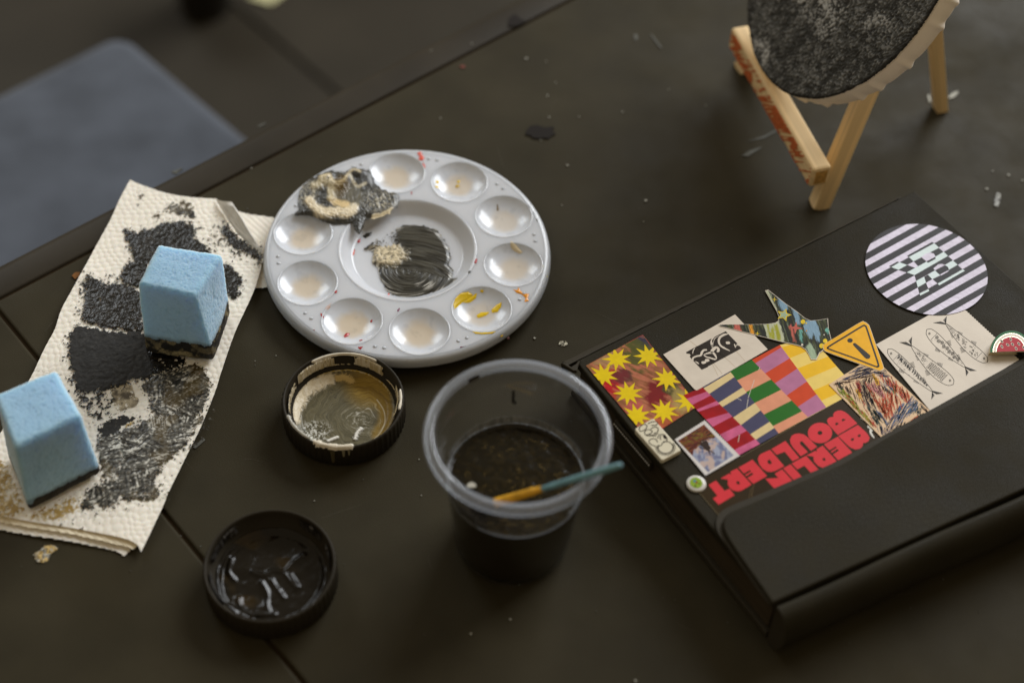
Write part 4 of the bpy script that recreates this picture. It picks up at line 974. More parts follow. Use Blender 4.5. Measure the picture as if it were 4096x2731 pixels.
sheet('page_block', P2(inset(body_poly, .0022)), .0046, .0195, M_pages, book)
sheet('back_cover', P2(inset(body_poly, -.0004)), .0005, .0039, M_leather2, book, bevel=.0008)
# soft strip along the back edge, frayed at its near end
V = []; en = Vector((-e1.y, e1.x, 0)); ns = 60
for i in range(ns):
    s = i/(ns-1)*(TR-TL).length*.98; wdt = .0042*(1-.75*i/ns)
    for r_, z_ in ((-.0004, ZC+.0002), (wdt*.4, ZC+.0001), (wdt*.8, ZC-.0012), (wdt, ZC-.0045), (wdt*.9, ZC-.012)):
        p = TL-e1*.005+e1*s+en*(r_+.0004*vn(np.array([s*300.]), np.array([r_*900]), 5)[0]); V.append((p.x, p.y, z_))
link('edge_strip', np_mesh('edge_strip', V, grid_faces(ns, 5)), M_leather2, book)
# corner tuck of worn leather
tk = [at('a3', *p, ZC+.0006) for p in ((170, 605), (215, 590), (330, 660), (400, 620), (480, 545), (440, 650), (420, 730), (360, 725), (290, 680))]
sheet('worn_corner', P2(tk), ZC-.0006, .0018, M_leather2, book, bevel=.0005)
# stitched band on the left side
b0, b1 = at('D', 1413, 974, .018), at('D', 1496, 1072, .018); bdv = (b1-b0).normalized(); bn = Vector((bdv.y, -bdv.x, 0))
if bn.dot(Vector((-1, -1, 0))) < 0: bn = -bn
bar('side_band', b0+bn*.0002, b1+bn*.0002, .0016, .008, (0, 0, 1), M_leather2, book, .0004)
st0 = None
nst = 21
for i in range(nst):
    p = b0.lerp(b1, (i+.5)/nst)+bn*.0012+Vector((0, 0, .0016))
    if st0 is None:
        st0 = bar('stitch', p-bdv*.00035, p+bdv*.00035, .0007, .0007, (0, 0, 1), M_thread, book, .0001)
    else:
        o = link('stitch', st0.data, M_thread, book, smooth=None); o.matrix_basis = st0.matrix_basis.copy(); o.location = p-bdv*.00035
# flap
flap_px = [(930, 1190), (880, 1118), (800, 1005), (740, 915), (712, 868), (698, 828), (700, 798), (718, 772), (760, 748), (900, 690), (1060, 620), (1250, 538), (1400, 452), (1480, 404), (1700, 290), (1900, 180), (2116, 60), (2700, -245)]
ZF = ZC+.0012
fl_p = [at('z3', x, y, ZF+.0022) for x, y in flap_px] + [FEND+Vector((0, 0, 0))]
fl_w = smooth_line(P2(fl_p[:13]), 4)+P2(fl_p[13:])
sheet('flap', fl_w, ZF, .0022, M_leather, book, bevel=.0010)
fl_i = [at('z3', x, y, ZF+.0022) for x, y in ((935, 1178), (900, 1118), (820, 1005), (765, 925), (735, 875), (720, 835), (722, 805), (738, 785))]
flo = [at('z3', x, y, ZC+.0004) for x, y in ((912, 1200), (855, 1125), (770, 1005), (708, 915), (676, 868), (664, 826), (672, 785), (700, 755), (755, 728), (900, 670), (1060, 602), (1250, 520), (1400, 434), (1700, 272), (2116, 40), (2700, -270))]
sheet('flap_lining', smooth_line(P2(flo), 3)+P2([FEND]), ZC+.00095, .00025, M_leather2, book)
# rounded front roll where the flap turns round the book
rp = [(.0012, ZC-.006), (.0012, ZC+.0012), (.0018, ZC+.0021), (.0032, ZC+.0024)]
for k in range(12):
    t = math.pi/2-k/11*math.pi*.95; rp.append((.0042+.0075*math.cos(t), .0152+.0150*math.sin(t)))
rp += [(.002, .0006)]
V = []; us = np.linspace(-.0005, _t, 60)
for uu_ in us:
    wob = .0004*math.sin(uu_*60)
    for v_, z_ in rp: p = FLD+fd*uu_+fp*(v_+wob); V.append((p.x, p.y, z_))
me = np_mesh('front_roll', V, grid_faces(len(us), len(rp)))
ro = link('front_roll', me, M_leather, book)
capV = [V[i] for i in range(len(rp))]
link('roll_end', py_mesh('roll_end', capV, [list(range(len(rp)))]), M_leather2, book, smooth=False)

# ------------------------------------------------------------------ stickers
def pm(name, c, rough=.42, **k): return mat(name, c, max(rough-.08, .26), .14, **k)
LAY = .0002
def sticker(name, w, P, layer, m, label, curve=False):
    P = pts(w, P, ZC)
    if curve: P = smooth_line(P, 4, True)
    return sheet(name, P, ZC+.00003+layer*LAY, .0001, m, book, label)
def ink(name, parent, w, P, layer, m, curve=False, up=1, clip=None, label=None):
    P = pts(w, P, ZC)
    if curve: P = smooth_line(P, 3, True)
    if clip is not None: P = clip_poly(P, clip)
    if len(P) < 3: return None
    return sheet(name, P, ZC+.00003+layer*LAY+.0001+.00002*(up-1), .00003+.00002*(up-1)*.2, m, parent, label)
SX = lambda w, wd: wd*WIN[w][2]/6500*.80                        # stroke width from photo pixels
def strokes_(name, parent, w, lines, layer, m, width, curve=True, up=1, kind=None, zadd=0):
    L = []
    for l in lines:
        q = pts(w, l, ZC)
        if curve and len(q) > 2: q = smooth_line(q, 4)
        L.append((q, SX(w, width)))
    return ribbons(name, L, ZC+.00003+layer*LAY+.0001+.00003*up+zadd, m, parent, kind=kind)

# 1 painted square with nine-pointed stars
ART = ramp_mat('red_and_green_brushwork', [(.28, S(44, 40, 58)), (.37, S(78, 82, 26)), (.44, S(150, 108, 58)), (.50, S(176, 84, 54)), (.55, S(176, 30, 26)), (.62, S(96, 26, 20)), (.70, S(64, 62, 22))], 70, .4, 12, (rad(35), (1, 1.6, 1)), .25)
Q1 = [(128, 632), (437, 463), (740, 850), (462, 1028)]
s1_ = sticker('star_sticker', 'z1', Q1, 1, ART, 'square sticker of yellow stars on red and green brushwork')
M_print = mat('printed_art', rough=.36, spec=.14, attr=True)
def art(name, w, P, layer, fn, parent, up=1, cell=.00022):
    Pw = np.array(pts(w, P, ZC)); a_, b_, s_ = WIN[w]
    c0 = at(w, P[0][0], P[0][1], ZC); dx = at(w, P[0][0]+100, P[0][1], ZC)-c0; dy = at(w, P[0][0], P[0][1]+100, ZC)-c0
    Mi = np.linalg.inv(np.array([[dx.x, dy.x], [dx.y, dy.y]])/100)
    def f(X, Y):
        u_ = P[0][0]+Mi[0, 0]*(X-c0.x)+Mi[0, 1]*(Y-c0.y); v_ = P[0][1]+Mi[1, 0]*(X-c0.x)+Mi[1, 1]*(Y-c0.y)   # photo-window axes, for the drawing only
        return polysd(X, Y, Pw)-.00008, np.full(X.shape, ZC+.00003+layer*LAY+.0001+.00002*up), fn(u_, v_)
    return relief(name, bbox_of(Pw, .001), cell, f, M_print, parent)
def streak(u, v, ang, seed, fl=.012, fw=.09):
    a = rad(ang); p = u*math.cos(a)+v*math.sin(a); q = -u*math.sin(a)+v*math.cos(a)
    return fbm(p*fl, q*fw, seed, 3)
def paint_star_ground(u, v):
    n = fbm(u*.016, v*.016, 301, 5); st_ = streak(u, v, 25, 303, .02, .10); m_ = fbm(u*.05, v*.05, 305, 4)
    C = mix(S(150, 96, 56), S(176, 104, 76), sst(.35, .65, st_))
    g_ = lambda cx, cy, r_: sst(r_, r_*.45, np.hypot(u-cx, v-cy)+(n-.5)*r_*1.5+(st_-.5)*r_*.8)
    C = mix(C, S(52, 48, 66), g_(440, 500, 75)); C = mix(C, S(84, 84, 26), g_(410, 570, 105)*.95); C = mix(C, S(170, 138, 92), g_(240, 610, 80)*.7)
    C = mix(C, S(186, 22, 26), g_(260, 725, 100)); C = mix(C, S(120, 22, 20), g_(520, 780, 110)); C = mix(C, S(62, 66, 24), g_(600, 770, 60)*.9); C = mix(C, S(172, 148, 84), g_(640, 820, 80)*.85); C = mix(C, S(186, 84, 80), g_(400, 860, 70)*.8); C = mix(C, S(58, 44, 44), g_(320, 700, 60)*.7)
    C = mix(C, S(176, 80, 40), g_(560, 950, 90)*.7)
    return C*(.62+.76*(.5*st_+.5*m_))[..., None]
art('painted_ground', 'z1', Q1, 1, paint_star_ground, s1_)
YEL = pm('star_yellow', S(232, 202, 12), .4, var=.06, vs=400)
ccl = pts('z1', Q1, ZC)
ref = [at('a3', 1055, 560, ZC), at('a3', 1005, 400, ZC)]; R9 = (at('a3', 1295, 600, ZC)-ref[0]).length; ph = math.atan2(ref[1].y-ref[0].y, ref[1].x-ref[0].x)
for x, y in ((297, 597), (468, 580), (222, 685), (358, 783), (570, 705), (403, 905), (553, 882), (690, 825)):
    c = at('z1', x, y, ZC); P = []
    for i in range(18):
        r_ = R9 if i % 2 == 0 else R9*.44; t = ph+i*math.pi/9; P.append((c.x+r_*math.cos(t), c.y+r_*math.sin(t)))
    P = clip_poly(P, ccl)
    sheet('star', P, ZC+.00003+LAY+.0001+.00003, .00004, YEL, s1_)
# 2 white card with a black block of calligraphy
CARD = pm('white_card', S(222, 210, 194), .5, var=.05, vs=120, bump=.15, bs=220, bdist=.0008)
BRN = pm('stamp_black', S(44, 34, 24), .38, var=.25, vs=900)
s2_ = sticker('calligraphy_sticker', 'b2', [(55, 785), (1305, 88), (1875, 695), (700, 1375), (635, 1410), (595, 1385)], 2, CARD, 'white card sticker printed with a black calligraphy block')
ink('calligraphy_block', s2_, 'b2', [(450, 745), (895, 508), (912, 532), (950, 478), (1145, 380), (1190, 432), (1300, 545), (1352, 600), (1340, 628), (1380, 635), (1415, 680), (850, 985), (855, 968), (835, 1000), (725, 1052), (625, 945), (515, 825), (530, 795), (515, 775), (460, 768)], 2, BRN)
def taper(name, w, L, ws, layer, m, parent, up):
    q = smooth_line(pts(w, L, ZC), 5); n = len(q); k = np.interp(np.linspace(0, 1, n), np.linspace(0, 1, len(ws)), ws)
    ribbons(name, [(q, [SX(w, v) for v in k])], ZC+.00003+layer*LAY+.0001+.00003*up, m, parent)
for L, ws in (([(1185, 428), (1120, 440), (1050, 480), (1020, 545), (1045, 620), (1110, 670), (1215, 722)], [14, 46, 44, 38, 34, 40, 16]),
              ([(1030, 462), (960, 500), (930, 560), (912, 610), (905, 660)], [6, 14, 6, 22, 28]), ([(898, 515), (890, 580), (905, 650)], [10, 34, 20]),
              ([(900, 760), (905, 725), (945, 680), (985, 662), (1015, 690), (1010, 728), (985, 735)], [30, 55, 60, 46, 46, 44, 20]),
              ([(570, 895), (575, 845), (640, 815), (705, 800), (730, 745), (760, 712), (815, 705)], [22, 32, 32, 36, 40, 36, 34]),
              ([(755, 785), (800, 825), (870, 845), (950, 868), (985, 855)], [16, 26, 30, 34, 10]), ([(985, 855), (965, 810), (925, 760), (870, 755), (800, 775), (755, 790)], [10, 34, 44, 40, 24, 10]),
              ([(605, 675), (575, 720), (568, 775)], [14, 16, 8]), ([(610, 905), (650, 930), (678, 955)], [10, 30, 8]), ([(1290, 605), (1308, 640), (1312, 668)], [20, 24, 12]), ([(1345, 598), (1330, 630), (1318, 655)], [12, 10, 8])):
    taper('calligraphy_stroke', 'b2', L, ws, 2, CARD, s2_, 2)
for P in ([(1148, 565), (1205, 563), (1216, 600), (1165, 608), (1145, 590)], [(780, 872), (845, 866), (856, 900), (800, 916)], [(720, 912), (785, 903), (796, 938), (738, 950)]): ink('calligraphy_dot', s2_, 'b2', P, 2, CARD, True, 4)
strokes_('crease', s2_, 'b2', [[(520, 550), (700, 690), (900, 900), (1080, 1120)], [(1010, 740), (1180, 880), (1310, 1005)], [(1300, 700), (1480, 900)], [(900, 930), (1010, 1160)]], 2, pm('card_crease', S(196, 176, 148), .6), 7)
# 3 striped sticker: five columns of bands
cols = {'r': pm('band_red', S(158, 18, 24), .36, var=.15, vs=150), 'p': pm('band_pink', S(206, 98, 138), .36, var=.18, vs=200), 'n': pm('band_navy', S(72, 70, 98), .4, var=.06, vs=200), 'c': pm('band_cream', S(224, 200, 146), .4, var=.05, vs=200),
        'g': pm('band_green', S(34, 106, 18), .4, var=.06, vs=200), 's': pm('band_salmon', S(226, 152, 118), .4, var=.06, vs=200), 'o': pm('band_orange', S(206, 68, 20), .4, var=.06, vs=200), 'm': pm('band_mauve', S(184, 116, 152), .4, var=.08, vs=200),
        'y': pm('band_yellow', S(240, 188, 12), .4, var=.05, vs=200), 'l': pm('band_pale_yellow', S(240, 210, 112), .4, var=.05, vs=200)}
CB = [((138, 660), (720, 1285)), ((340, 577), (940, 1168)), ((625, 410), (1135, 1058)), ((855, 290), (1440, 888)), ((1147, 135), (1630, 785)), ((1480, 60), (1960, 610))]
s3_ = sticker('striped_sticker', 'b5', [CB[0][0], CB[1][0], CB[2][0], CB[3][0], CB[4][0], (1480, 60), (1960, 610), CB[0][1]], 1.5, cols['c'], 'striped sticker with five columns of coloured bands')
bands = [('rprprprprp', [172, 232, 277, 297, 375, 445, 520, 590, 670], [385, 425, 485, 520, 610, 650, 735, 800, 890]),
         ('ncncncncn', [350, 409, 505, 548, 660, 740, 838, 895], [632, 672, 757, 800, 885, 946, 1040, 1090]),
         ('gsgsgs', [700, 795, 885, 980, 1075], [947, 1055, 1160, 1270, 1380]),
         ('omomom', [890, 993, 1095, 1218, 1335], [1165, 1250, 1330, 1430, 1530]),
         ('lylylyl', [1165, 1250, 1330, 1415, 1500, 1580], [1490, 1558, 1650, 1740, 1830, 1920])]
for ci, (seq, Ls, Rs) in enumerate(bands):
    (la, lb), (ra, rb) = CB[ci], CB[ci+1]
    lt = [0]+[(x-la[0])/(lb[0]-la[0]) for x in Ls]+[1]; rt = [0]+[(x-ra[0])/(rb[0]-ra[0]) for x in Rs]+[1]
    ln = lambda a, b, t: (a[0]+(b[0]-a[0])*t, a[1]+(b[1]-a[1])*t)
    for i, k in enumerate(seq):
        a, b, c, d_ = ln(la, lb, lt[i]), ln(ra, rb, rt[i]), ln(ra, rb, rt[i+1]), ln(la, lb, lt[i+1])
        wv_ = lambda p, q: [((p[0]*(3-j)+q[0]*j)/3+random.uniform(-3, 3), (p[1]*(3-j)+q[1]*j)/3+random.uniform(-3, 3)) for j in (1, 2)]
        ink('band', s3_, 'b5', [a, b, c, d_], 1.5, cols[k])
SCR = pm('paper_scratch', S(222, 214, 200), .6)
strokes_('scratch', s3_, 'b5', [[(938, 368), (925, 400)], [(845, 600), (815, 690)], [(880, 500), (850, 590)], [(700, 690), (745, 715)], [(800, 800), (815, 700)], [(725, 1075), (710, 1150)]], 1.5, SCR, 5, False, 3)
# 4 cut-out painted star shape
s4p = [(690, 60), (735, 48), (985, 245), (1130, 345), (1240, 435), (1320, 470), (1420, 462), (1557, 440), (1565, 580), (1605, 735), (1490, 880), (1445, 910), (1420, 960), (1400, 1002), (1325, 1003), (1290, 930), (1250, 870), (1190, 825), (1080, 795), (950, 768), (560, 668), (60, 545), (52, 528), (110, 522), (600, 520), (720, 515), (830, 500), (875, 470), (880, 420), (850, 340), (770, 200)]
s4_ = sticker('cut_out_sticker', 'b3', [(1000+(x-1000)*1.006, 520+(y-520)*1.012) for x, y in s4p], 3, CARD, 'dark green cut-out sticker with streaks and small stars')
cs = {k: pm('art_'+k, S(*v), .45, var=.12, vs=600) for k, v in dict(salmon=(196, 98, 82), orange=(226, 152, 24), olive=(166, 166, 34), pale=(196, 200, 168), blue=(132, 164, 186), sage=(164, 184, 152), yellow=(232, 200, 30), teal=(110, 176, 160), white=(226, 214, 196)).items()}
patches = [('salmon', [(265, 515), (350, 520), (390, 640), (285, 610)]), ('orange', [(470, 515), (515, 515), (555, 680), (500, 660)]), ('pale', [(668, 510), (760, 500), (880, 470), (935, 640), (945, 780), (740, 730)]),
           ('olive', [(710, 515), (742, 515), (775, 710), (745, 705)]), ('olive', [(765, 590), (790, 540), (815, 590), (822, 740), (790, 735)]), ('olive', [(812, 520), (850, 520), (900, 650), (895, 760), (850, 745)]),
           ('blue', [(1215, 545), (1240, 480), (1300, 450), (1368, 455), (1410, 560), (1435, 640), (1425, 750), (1390, 740), (1345, 640), (1325, 710), (1290, 705), (1250, 640)]), ('blue', [(850, 110), (1000, 230), (1010, 310), (930, 340), (885, 260)]),
           ('blue', [(1055, 290), (1140, 340), (1170, 480), (1165, 530), (1120, 510), (1085, 400)]), ('teal', [(1150, 540), (1190, 600), (1195, 760), (1160, 700)]), ('sage', [(1245, 820), (1290, 762), (1360, 850), (1400, 1020), (1320, 1020), (1285, 925), (1250, 870)]),
           ('salmon', [(1012, 545), (1040, 515), (1070, 600), (1100, 750), (1070, 750), (1045, 640)]), ('pale', [(680, 50), (720, 45), (760, 110), (850, 310), (850, 345), (760, 200)]), ('teal', [(1520, 590), (1545, 565), (1575, 590), (1570, 640), (1540, 640)])]
ctab = dict(salmon=(196, 98, 82), orange=(226, 152, 24), olive=(160, 160, 30), pale=(190, 194, 164), blue=(132, 164, 186), sage=(160, 180, 150), teal=(104, 168, 156))
def paint_cut_out(u, v):
    st_ = streak(u, v, 72, 311, .006, .055); f_ = streak(u, v, 72, 313, .02, .16)
    C = mix(S(26, 28, 14), S(66, 70, 26), sst(.45, .68, st_)); C = mix(C, S(118, 134, 120), sst(.62, .76, st_*.7+f_*.3)*.8)
    for k_, P_ in patches:
        d_ = polysd(u, v, np.array(P_, float)); C = mix(C, np.array(S(*ctab[k_])), sst(-12, 12, d_+(f_-.5)*46))
    return C*(.78+.44*f_)[..., None]
art('painted_streaks', 'b3', s4p, 3, paint_cut_out, s4_, cell=.00018)
def star_ink(name, parent, w, c, R, n, k, layer, m, up, rot=0):
    P = [(c[0]+(R if i % 2 == 0 else R*k)*math.cos(rot+i*math.pi/n), c[1]+(R if i % 2 == 0 else R*k)*.86*math.sin(rot+i*math.pi/n)) for i in range(2*n)]
    ink(name, parent, w, P, layer, m, up=up)
def disc_ink(name, parent, w, c, rx, ry, layer, m, up, n=24): return ink(name, parent, w, [(c[0]+rx*math.cos(2*math.pi*i/n), c[1]+ry*math.sin(2*math.pi*i/n)) for i in range(n)], layer, m, up=up)
star_ink('star', s4_, 'b3', (950, 392), 108, 5, .46, 3, cs['yellow'], 2); star_ink('star', s4_, 'b3', (948, 392), 78, 5, .46, 3, cs['sage'], 4)
star_ink('star', s4_, 'b3', (1112, 572), 105, 4, .28, 3, cs['salmon'], 3, .1); star_ink('star', s4_, 'b3', (820, 178), 48, 4, .16, 3, cs['yellow'], 3, .1); star_ink('star', s4_, 'b3', (582, 650), 42, 4, .2, 3, cs['yellow'], 3, .1)
for k, c, r_ in (('yellow', (1213, 487), 31), ('yellow', (1258, 507), 11), ('yellow', (1520, 752), 30), ('yellow', (1472, 820), 34), ('teal', (1545, 603), 28), ('white', (1202, 805), 15), ('white', (1505, 667), 9), ('orange', (1263, 612), 9)): disc_ink('dot', s4_, 'b3', c, r_, r_, 3, cs[k], 4)
# 5 warning triangle
WHT = pm('sticker_white_edge', S(226, 214, 190), .5)
trip = [(1505, 800), (1690, 690), (2000, 502), (2060, 495), (2108, 525), (2135, 570), (2225, 830), (2318, 1095), (2312, 1145), (2272, 1160), (2230, 1150), (1600, 925), (1512, 882), (1497, 842)]
s5_ = sticker('warning_sticker', 'b3', [(1905+(x-1905)*1.016+1, 850+(y-850)*1.02+2) for x, y in trip], 4, WHT, 'yellow warning triangle sticker with a black exclamation mark', True)
ink('yellow_field', s5_, 'b3', trip, 4, pm('warning_yellow', S(240, 178, 10), .4, var=.05, vs=300), True)
WBK = pm('warning_black', S(52, 46, 34), .42)
tl_ = smooth_line(pts('b3', [(1562, 850), (1580, 826), (1800, 692), (2030, 552), (2068, 546), (2092, 578), (2170, 820), (2254, 1078), (2242, 1106), (2212, 1106), (1900, 985), (1575, 868)], ZC), 4, True)
ribbons('triangle_line', [(tl_, SX('b3', 25))], ZC+.00003+4*LAY+.0001+.00008, WBK, s5_)
disc_ink('mark_dot', s5_, 'b3', (1863, 748), 38, 30, 4, WBK, 3); ink('mark_bar', s5_, 'b3', [(1903, 805), (1920, 787), (1950, 795), (2125, 940), (2142, 968), (2130, 995), (2095, 1000), (2060, 978), (1970, 880)], 4, WBK, True, 3)
# 6 fish card
A6, B6, C6, D6 = (632, 988), (1128, 714), (1530, 1085), (980, 1412)
jag = [(B6[0]+(C6[0]-B6[0])*i/60+(3 if i % 2 else -2), B6[1]+(C6[1]-B6[1])*i/60-(2 if i % 2 else 0)) for i in range(61)]
FCM = pm('fish_card', S(220, 209, 194), .55, var=.05, vs=60, bump=.12, bs=150, bdist=.0008)
s6_ = sticker('fish_sticker', 'z2', [A6]+jag+[D6], 2, FCM, 'off-white sticker with four black line-drawn fish')
INK = pm('fish_ink', S(44, 40, 36), .5)
def fish(head, tail, tips, hw, kind, bend, seed):
    rg = random.Random(seed); H_, T_ = np.array(head, float), np.array(tail, float); ax = T_-H_; ln_ = np.linalg.norm(ax); ax /= ln_; nr = np.array([-ax[1], ax[0]])
    prof = lambda t: hw*(math.sin(math.pi*min(1, max(0, t))**.62)**.75)*(1-.25*t)+6*t
    sp = lambda t: H_+ax*ln_*t+nr*bend*math.sin(math.pi*t)
    pt = lambda t, s: tuple(sp(t)+nr*prof(t)*s)
    root = bpy.data.objects.new
    L = []; W = 5
    L += [[pt(i/24, 1) for i in range(25)], [pt(i/24, -1) for i in range(25)]]
    L += [[pt(.19, s*.9/1) for s in (-1, -.4, .2, .9)]]
    ec = sp(.09)+nr*hw*.15; L += [[(ec[0]+12*math.cos(a), ec[1]+12*math.sin(a)) for a in np.linspace(0, 6.3, 10)], [(ec[0]+4*math.cos(a), ec[1]+4*math.sin(a)) for a in np.linspace(0, 6.3, 6)]]
    tj = sp(1.0)
    for tp in tips:
        tp = np.array(tp, float)
        other = np.array(tips[0] if tuple(tp) == tuple(tips[1]) else tips[1], float)
        for k in range(7): e = tp*(1-k*.085)+((tj*1.0+other)/2)*k*.085; L.append([tuple(tj+(k-3)*nr*1.5), tuple((tj+e)/2+nr*(k-3)*1.2), tuple(e)])
    for t0, s0_, sz in ((.36, 1, 42), (.42, -1, 52), (.66, 1, 26), (.74, -1, 24)):
        for k in range(6):
            a = sp(t0+k*.016)+nr*prof(t0+k*.016)*s0_; L.append([tuple(a), tuple(a+nr*s0_*sz*(1-k*.12)+ax*sz*.5)])
    if kind == 'stripe':
        for i in range(17):
            t = .2+i*.042; s = -.75; q = []
            for k in range(4): q.append(tuple(sp(t+rg.uniform(-.012, .012)+k*.006)+nr*prof(t)*(-.85+k*.32+rg.uniform(-.08, .08))))
            L.append(q)
    if kind == 'scale':
        for i in range(11):
            for j in range(5):
                t = .22+i*.032; s = -.6+j*.32+(.16 if i % 2 else 0)
                if t < .56 or rg.random() < .25: c = sp(t)+nr*prof(t)*s*.85; L.append([(c[0]+13*math.cos(a), c[1]+13*math.sin(a)) for a in np.linspace(.4, 3.6, 6)])
        for t, s in ((.66, .1), (.72, .35), (.70, -.25), (.78, .05), (.82, .2)): c = sp(t)+nr*prof(t)*s; L.append([(c[0]+12*math.cos(a), c[1]+14*math.sin(a)) for a in np.linspace(0, 6.3, 9)])
    if kind == 'flower':
        for i in range(9):
            t = .24+i*.07; c = sp(t)+nr*prof(t)*(-.35+.25*(i % 2))
            for a in range(5): p = c+14*np.array([math.cos(a*1.257), math.sin(a*1.257)]); L.append([(p[0]+8*math.cos(b), p[1]+8*math.sin(b)) for b in np.linspace(0, 6.3, 7)])
        for i in range(60):
            t = rg.uniform(.22, .92); c = sp(t)+nr*prof(t)*rg.uniform(-.8, .4); L.append([tuple(c), (c[0]+5, c[1]+3)])
    if kind == 'spot':
        for i in range(26):
            t = rg.uniform(.22, .75); c = sp(t)+nr*prof(t)*rg.uniform(-.6, .6); rr_ = rg.uniform(7, 13); L.append([(c[0]+rr_*math.cos(b), c[1]+rr_*.8*math.sin(b)) for b in np.linspace(0, 5.5, 7)])
        for i in range(8): t = .8+i*.024; L.append([pt(t, -.7), pt(t, .7)])
    for i in range(24):
        t = rg.uniform(.2, .9); c = sp(t)+nr*prof(t)*rg.uniform(-.85, .85); L.append([tuple(c), (c[0]+rg.uniform(4, 12), c[1]+rg.uniform(4, 10))])
    q = [(smooth_line(pts('a4', l, ZC), 3) if len(l) > 2 else pts('a4', l, ZC), SX('a4', 6.5 if i < 2 else 4.6)) for i, l in enumerate(L)]
    o = ribbons('fish_drawing', q, ZC+.00003+2*LAY+.0001+.00006, INK, s6_)
    if kind == 'stripe':
        blk = []
        for i in range(15):
            t = .2+i*.047
            a = sp(t)+nr*prof(t)*-.78; b = sp(t+.02)+nr*prof(t)*-.1; blk.append((smooth_line(pts('a4', [tuple(a), tuple((a+b)/2+ax*rg.uniform(-16, 16)), tuple(b)], ZC), 3), SX('a4', 15)))
        ribbons('fish_markings', blk, ZC+.00003+2*LAY+.0001+.00009, INK, s6_)
fish((157, 466), (712, 992), ((845, 1022), (705, 1094)), 66, 'stripe', 6, 1)
fish((980, 908), (455, 428), ((303, 380), (460, 314)), 84, 'scale', -22, 2)
fish((646, 220), (1125, 690), ((1270, 738), (1142, 802)), 74, 'flower', 8, 3)
fish((1408, 630), (888, 152), ((728, 136), (896, 56)), 72, 'spot', -20, 4)
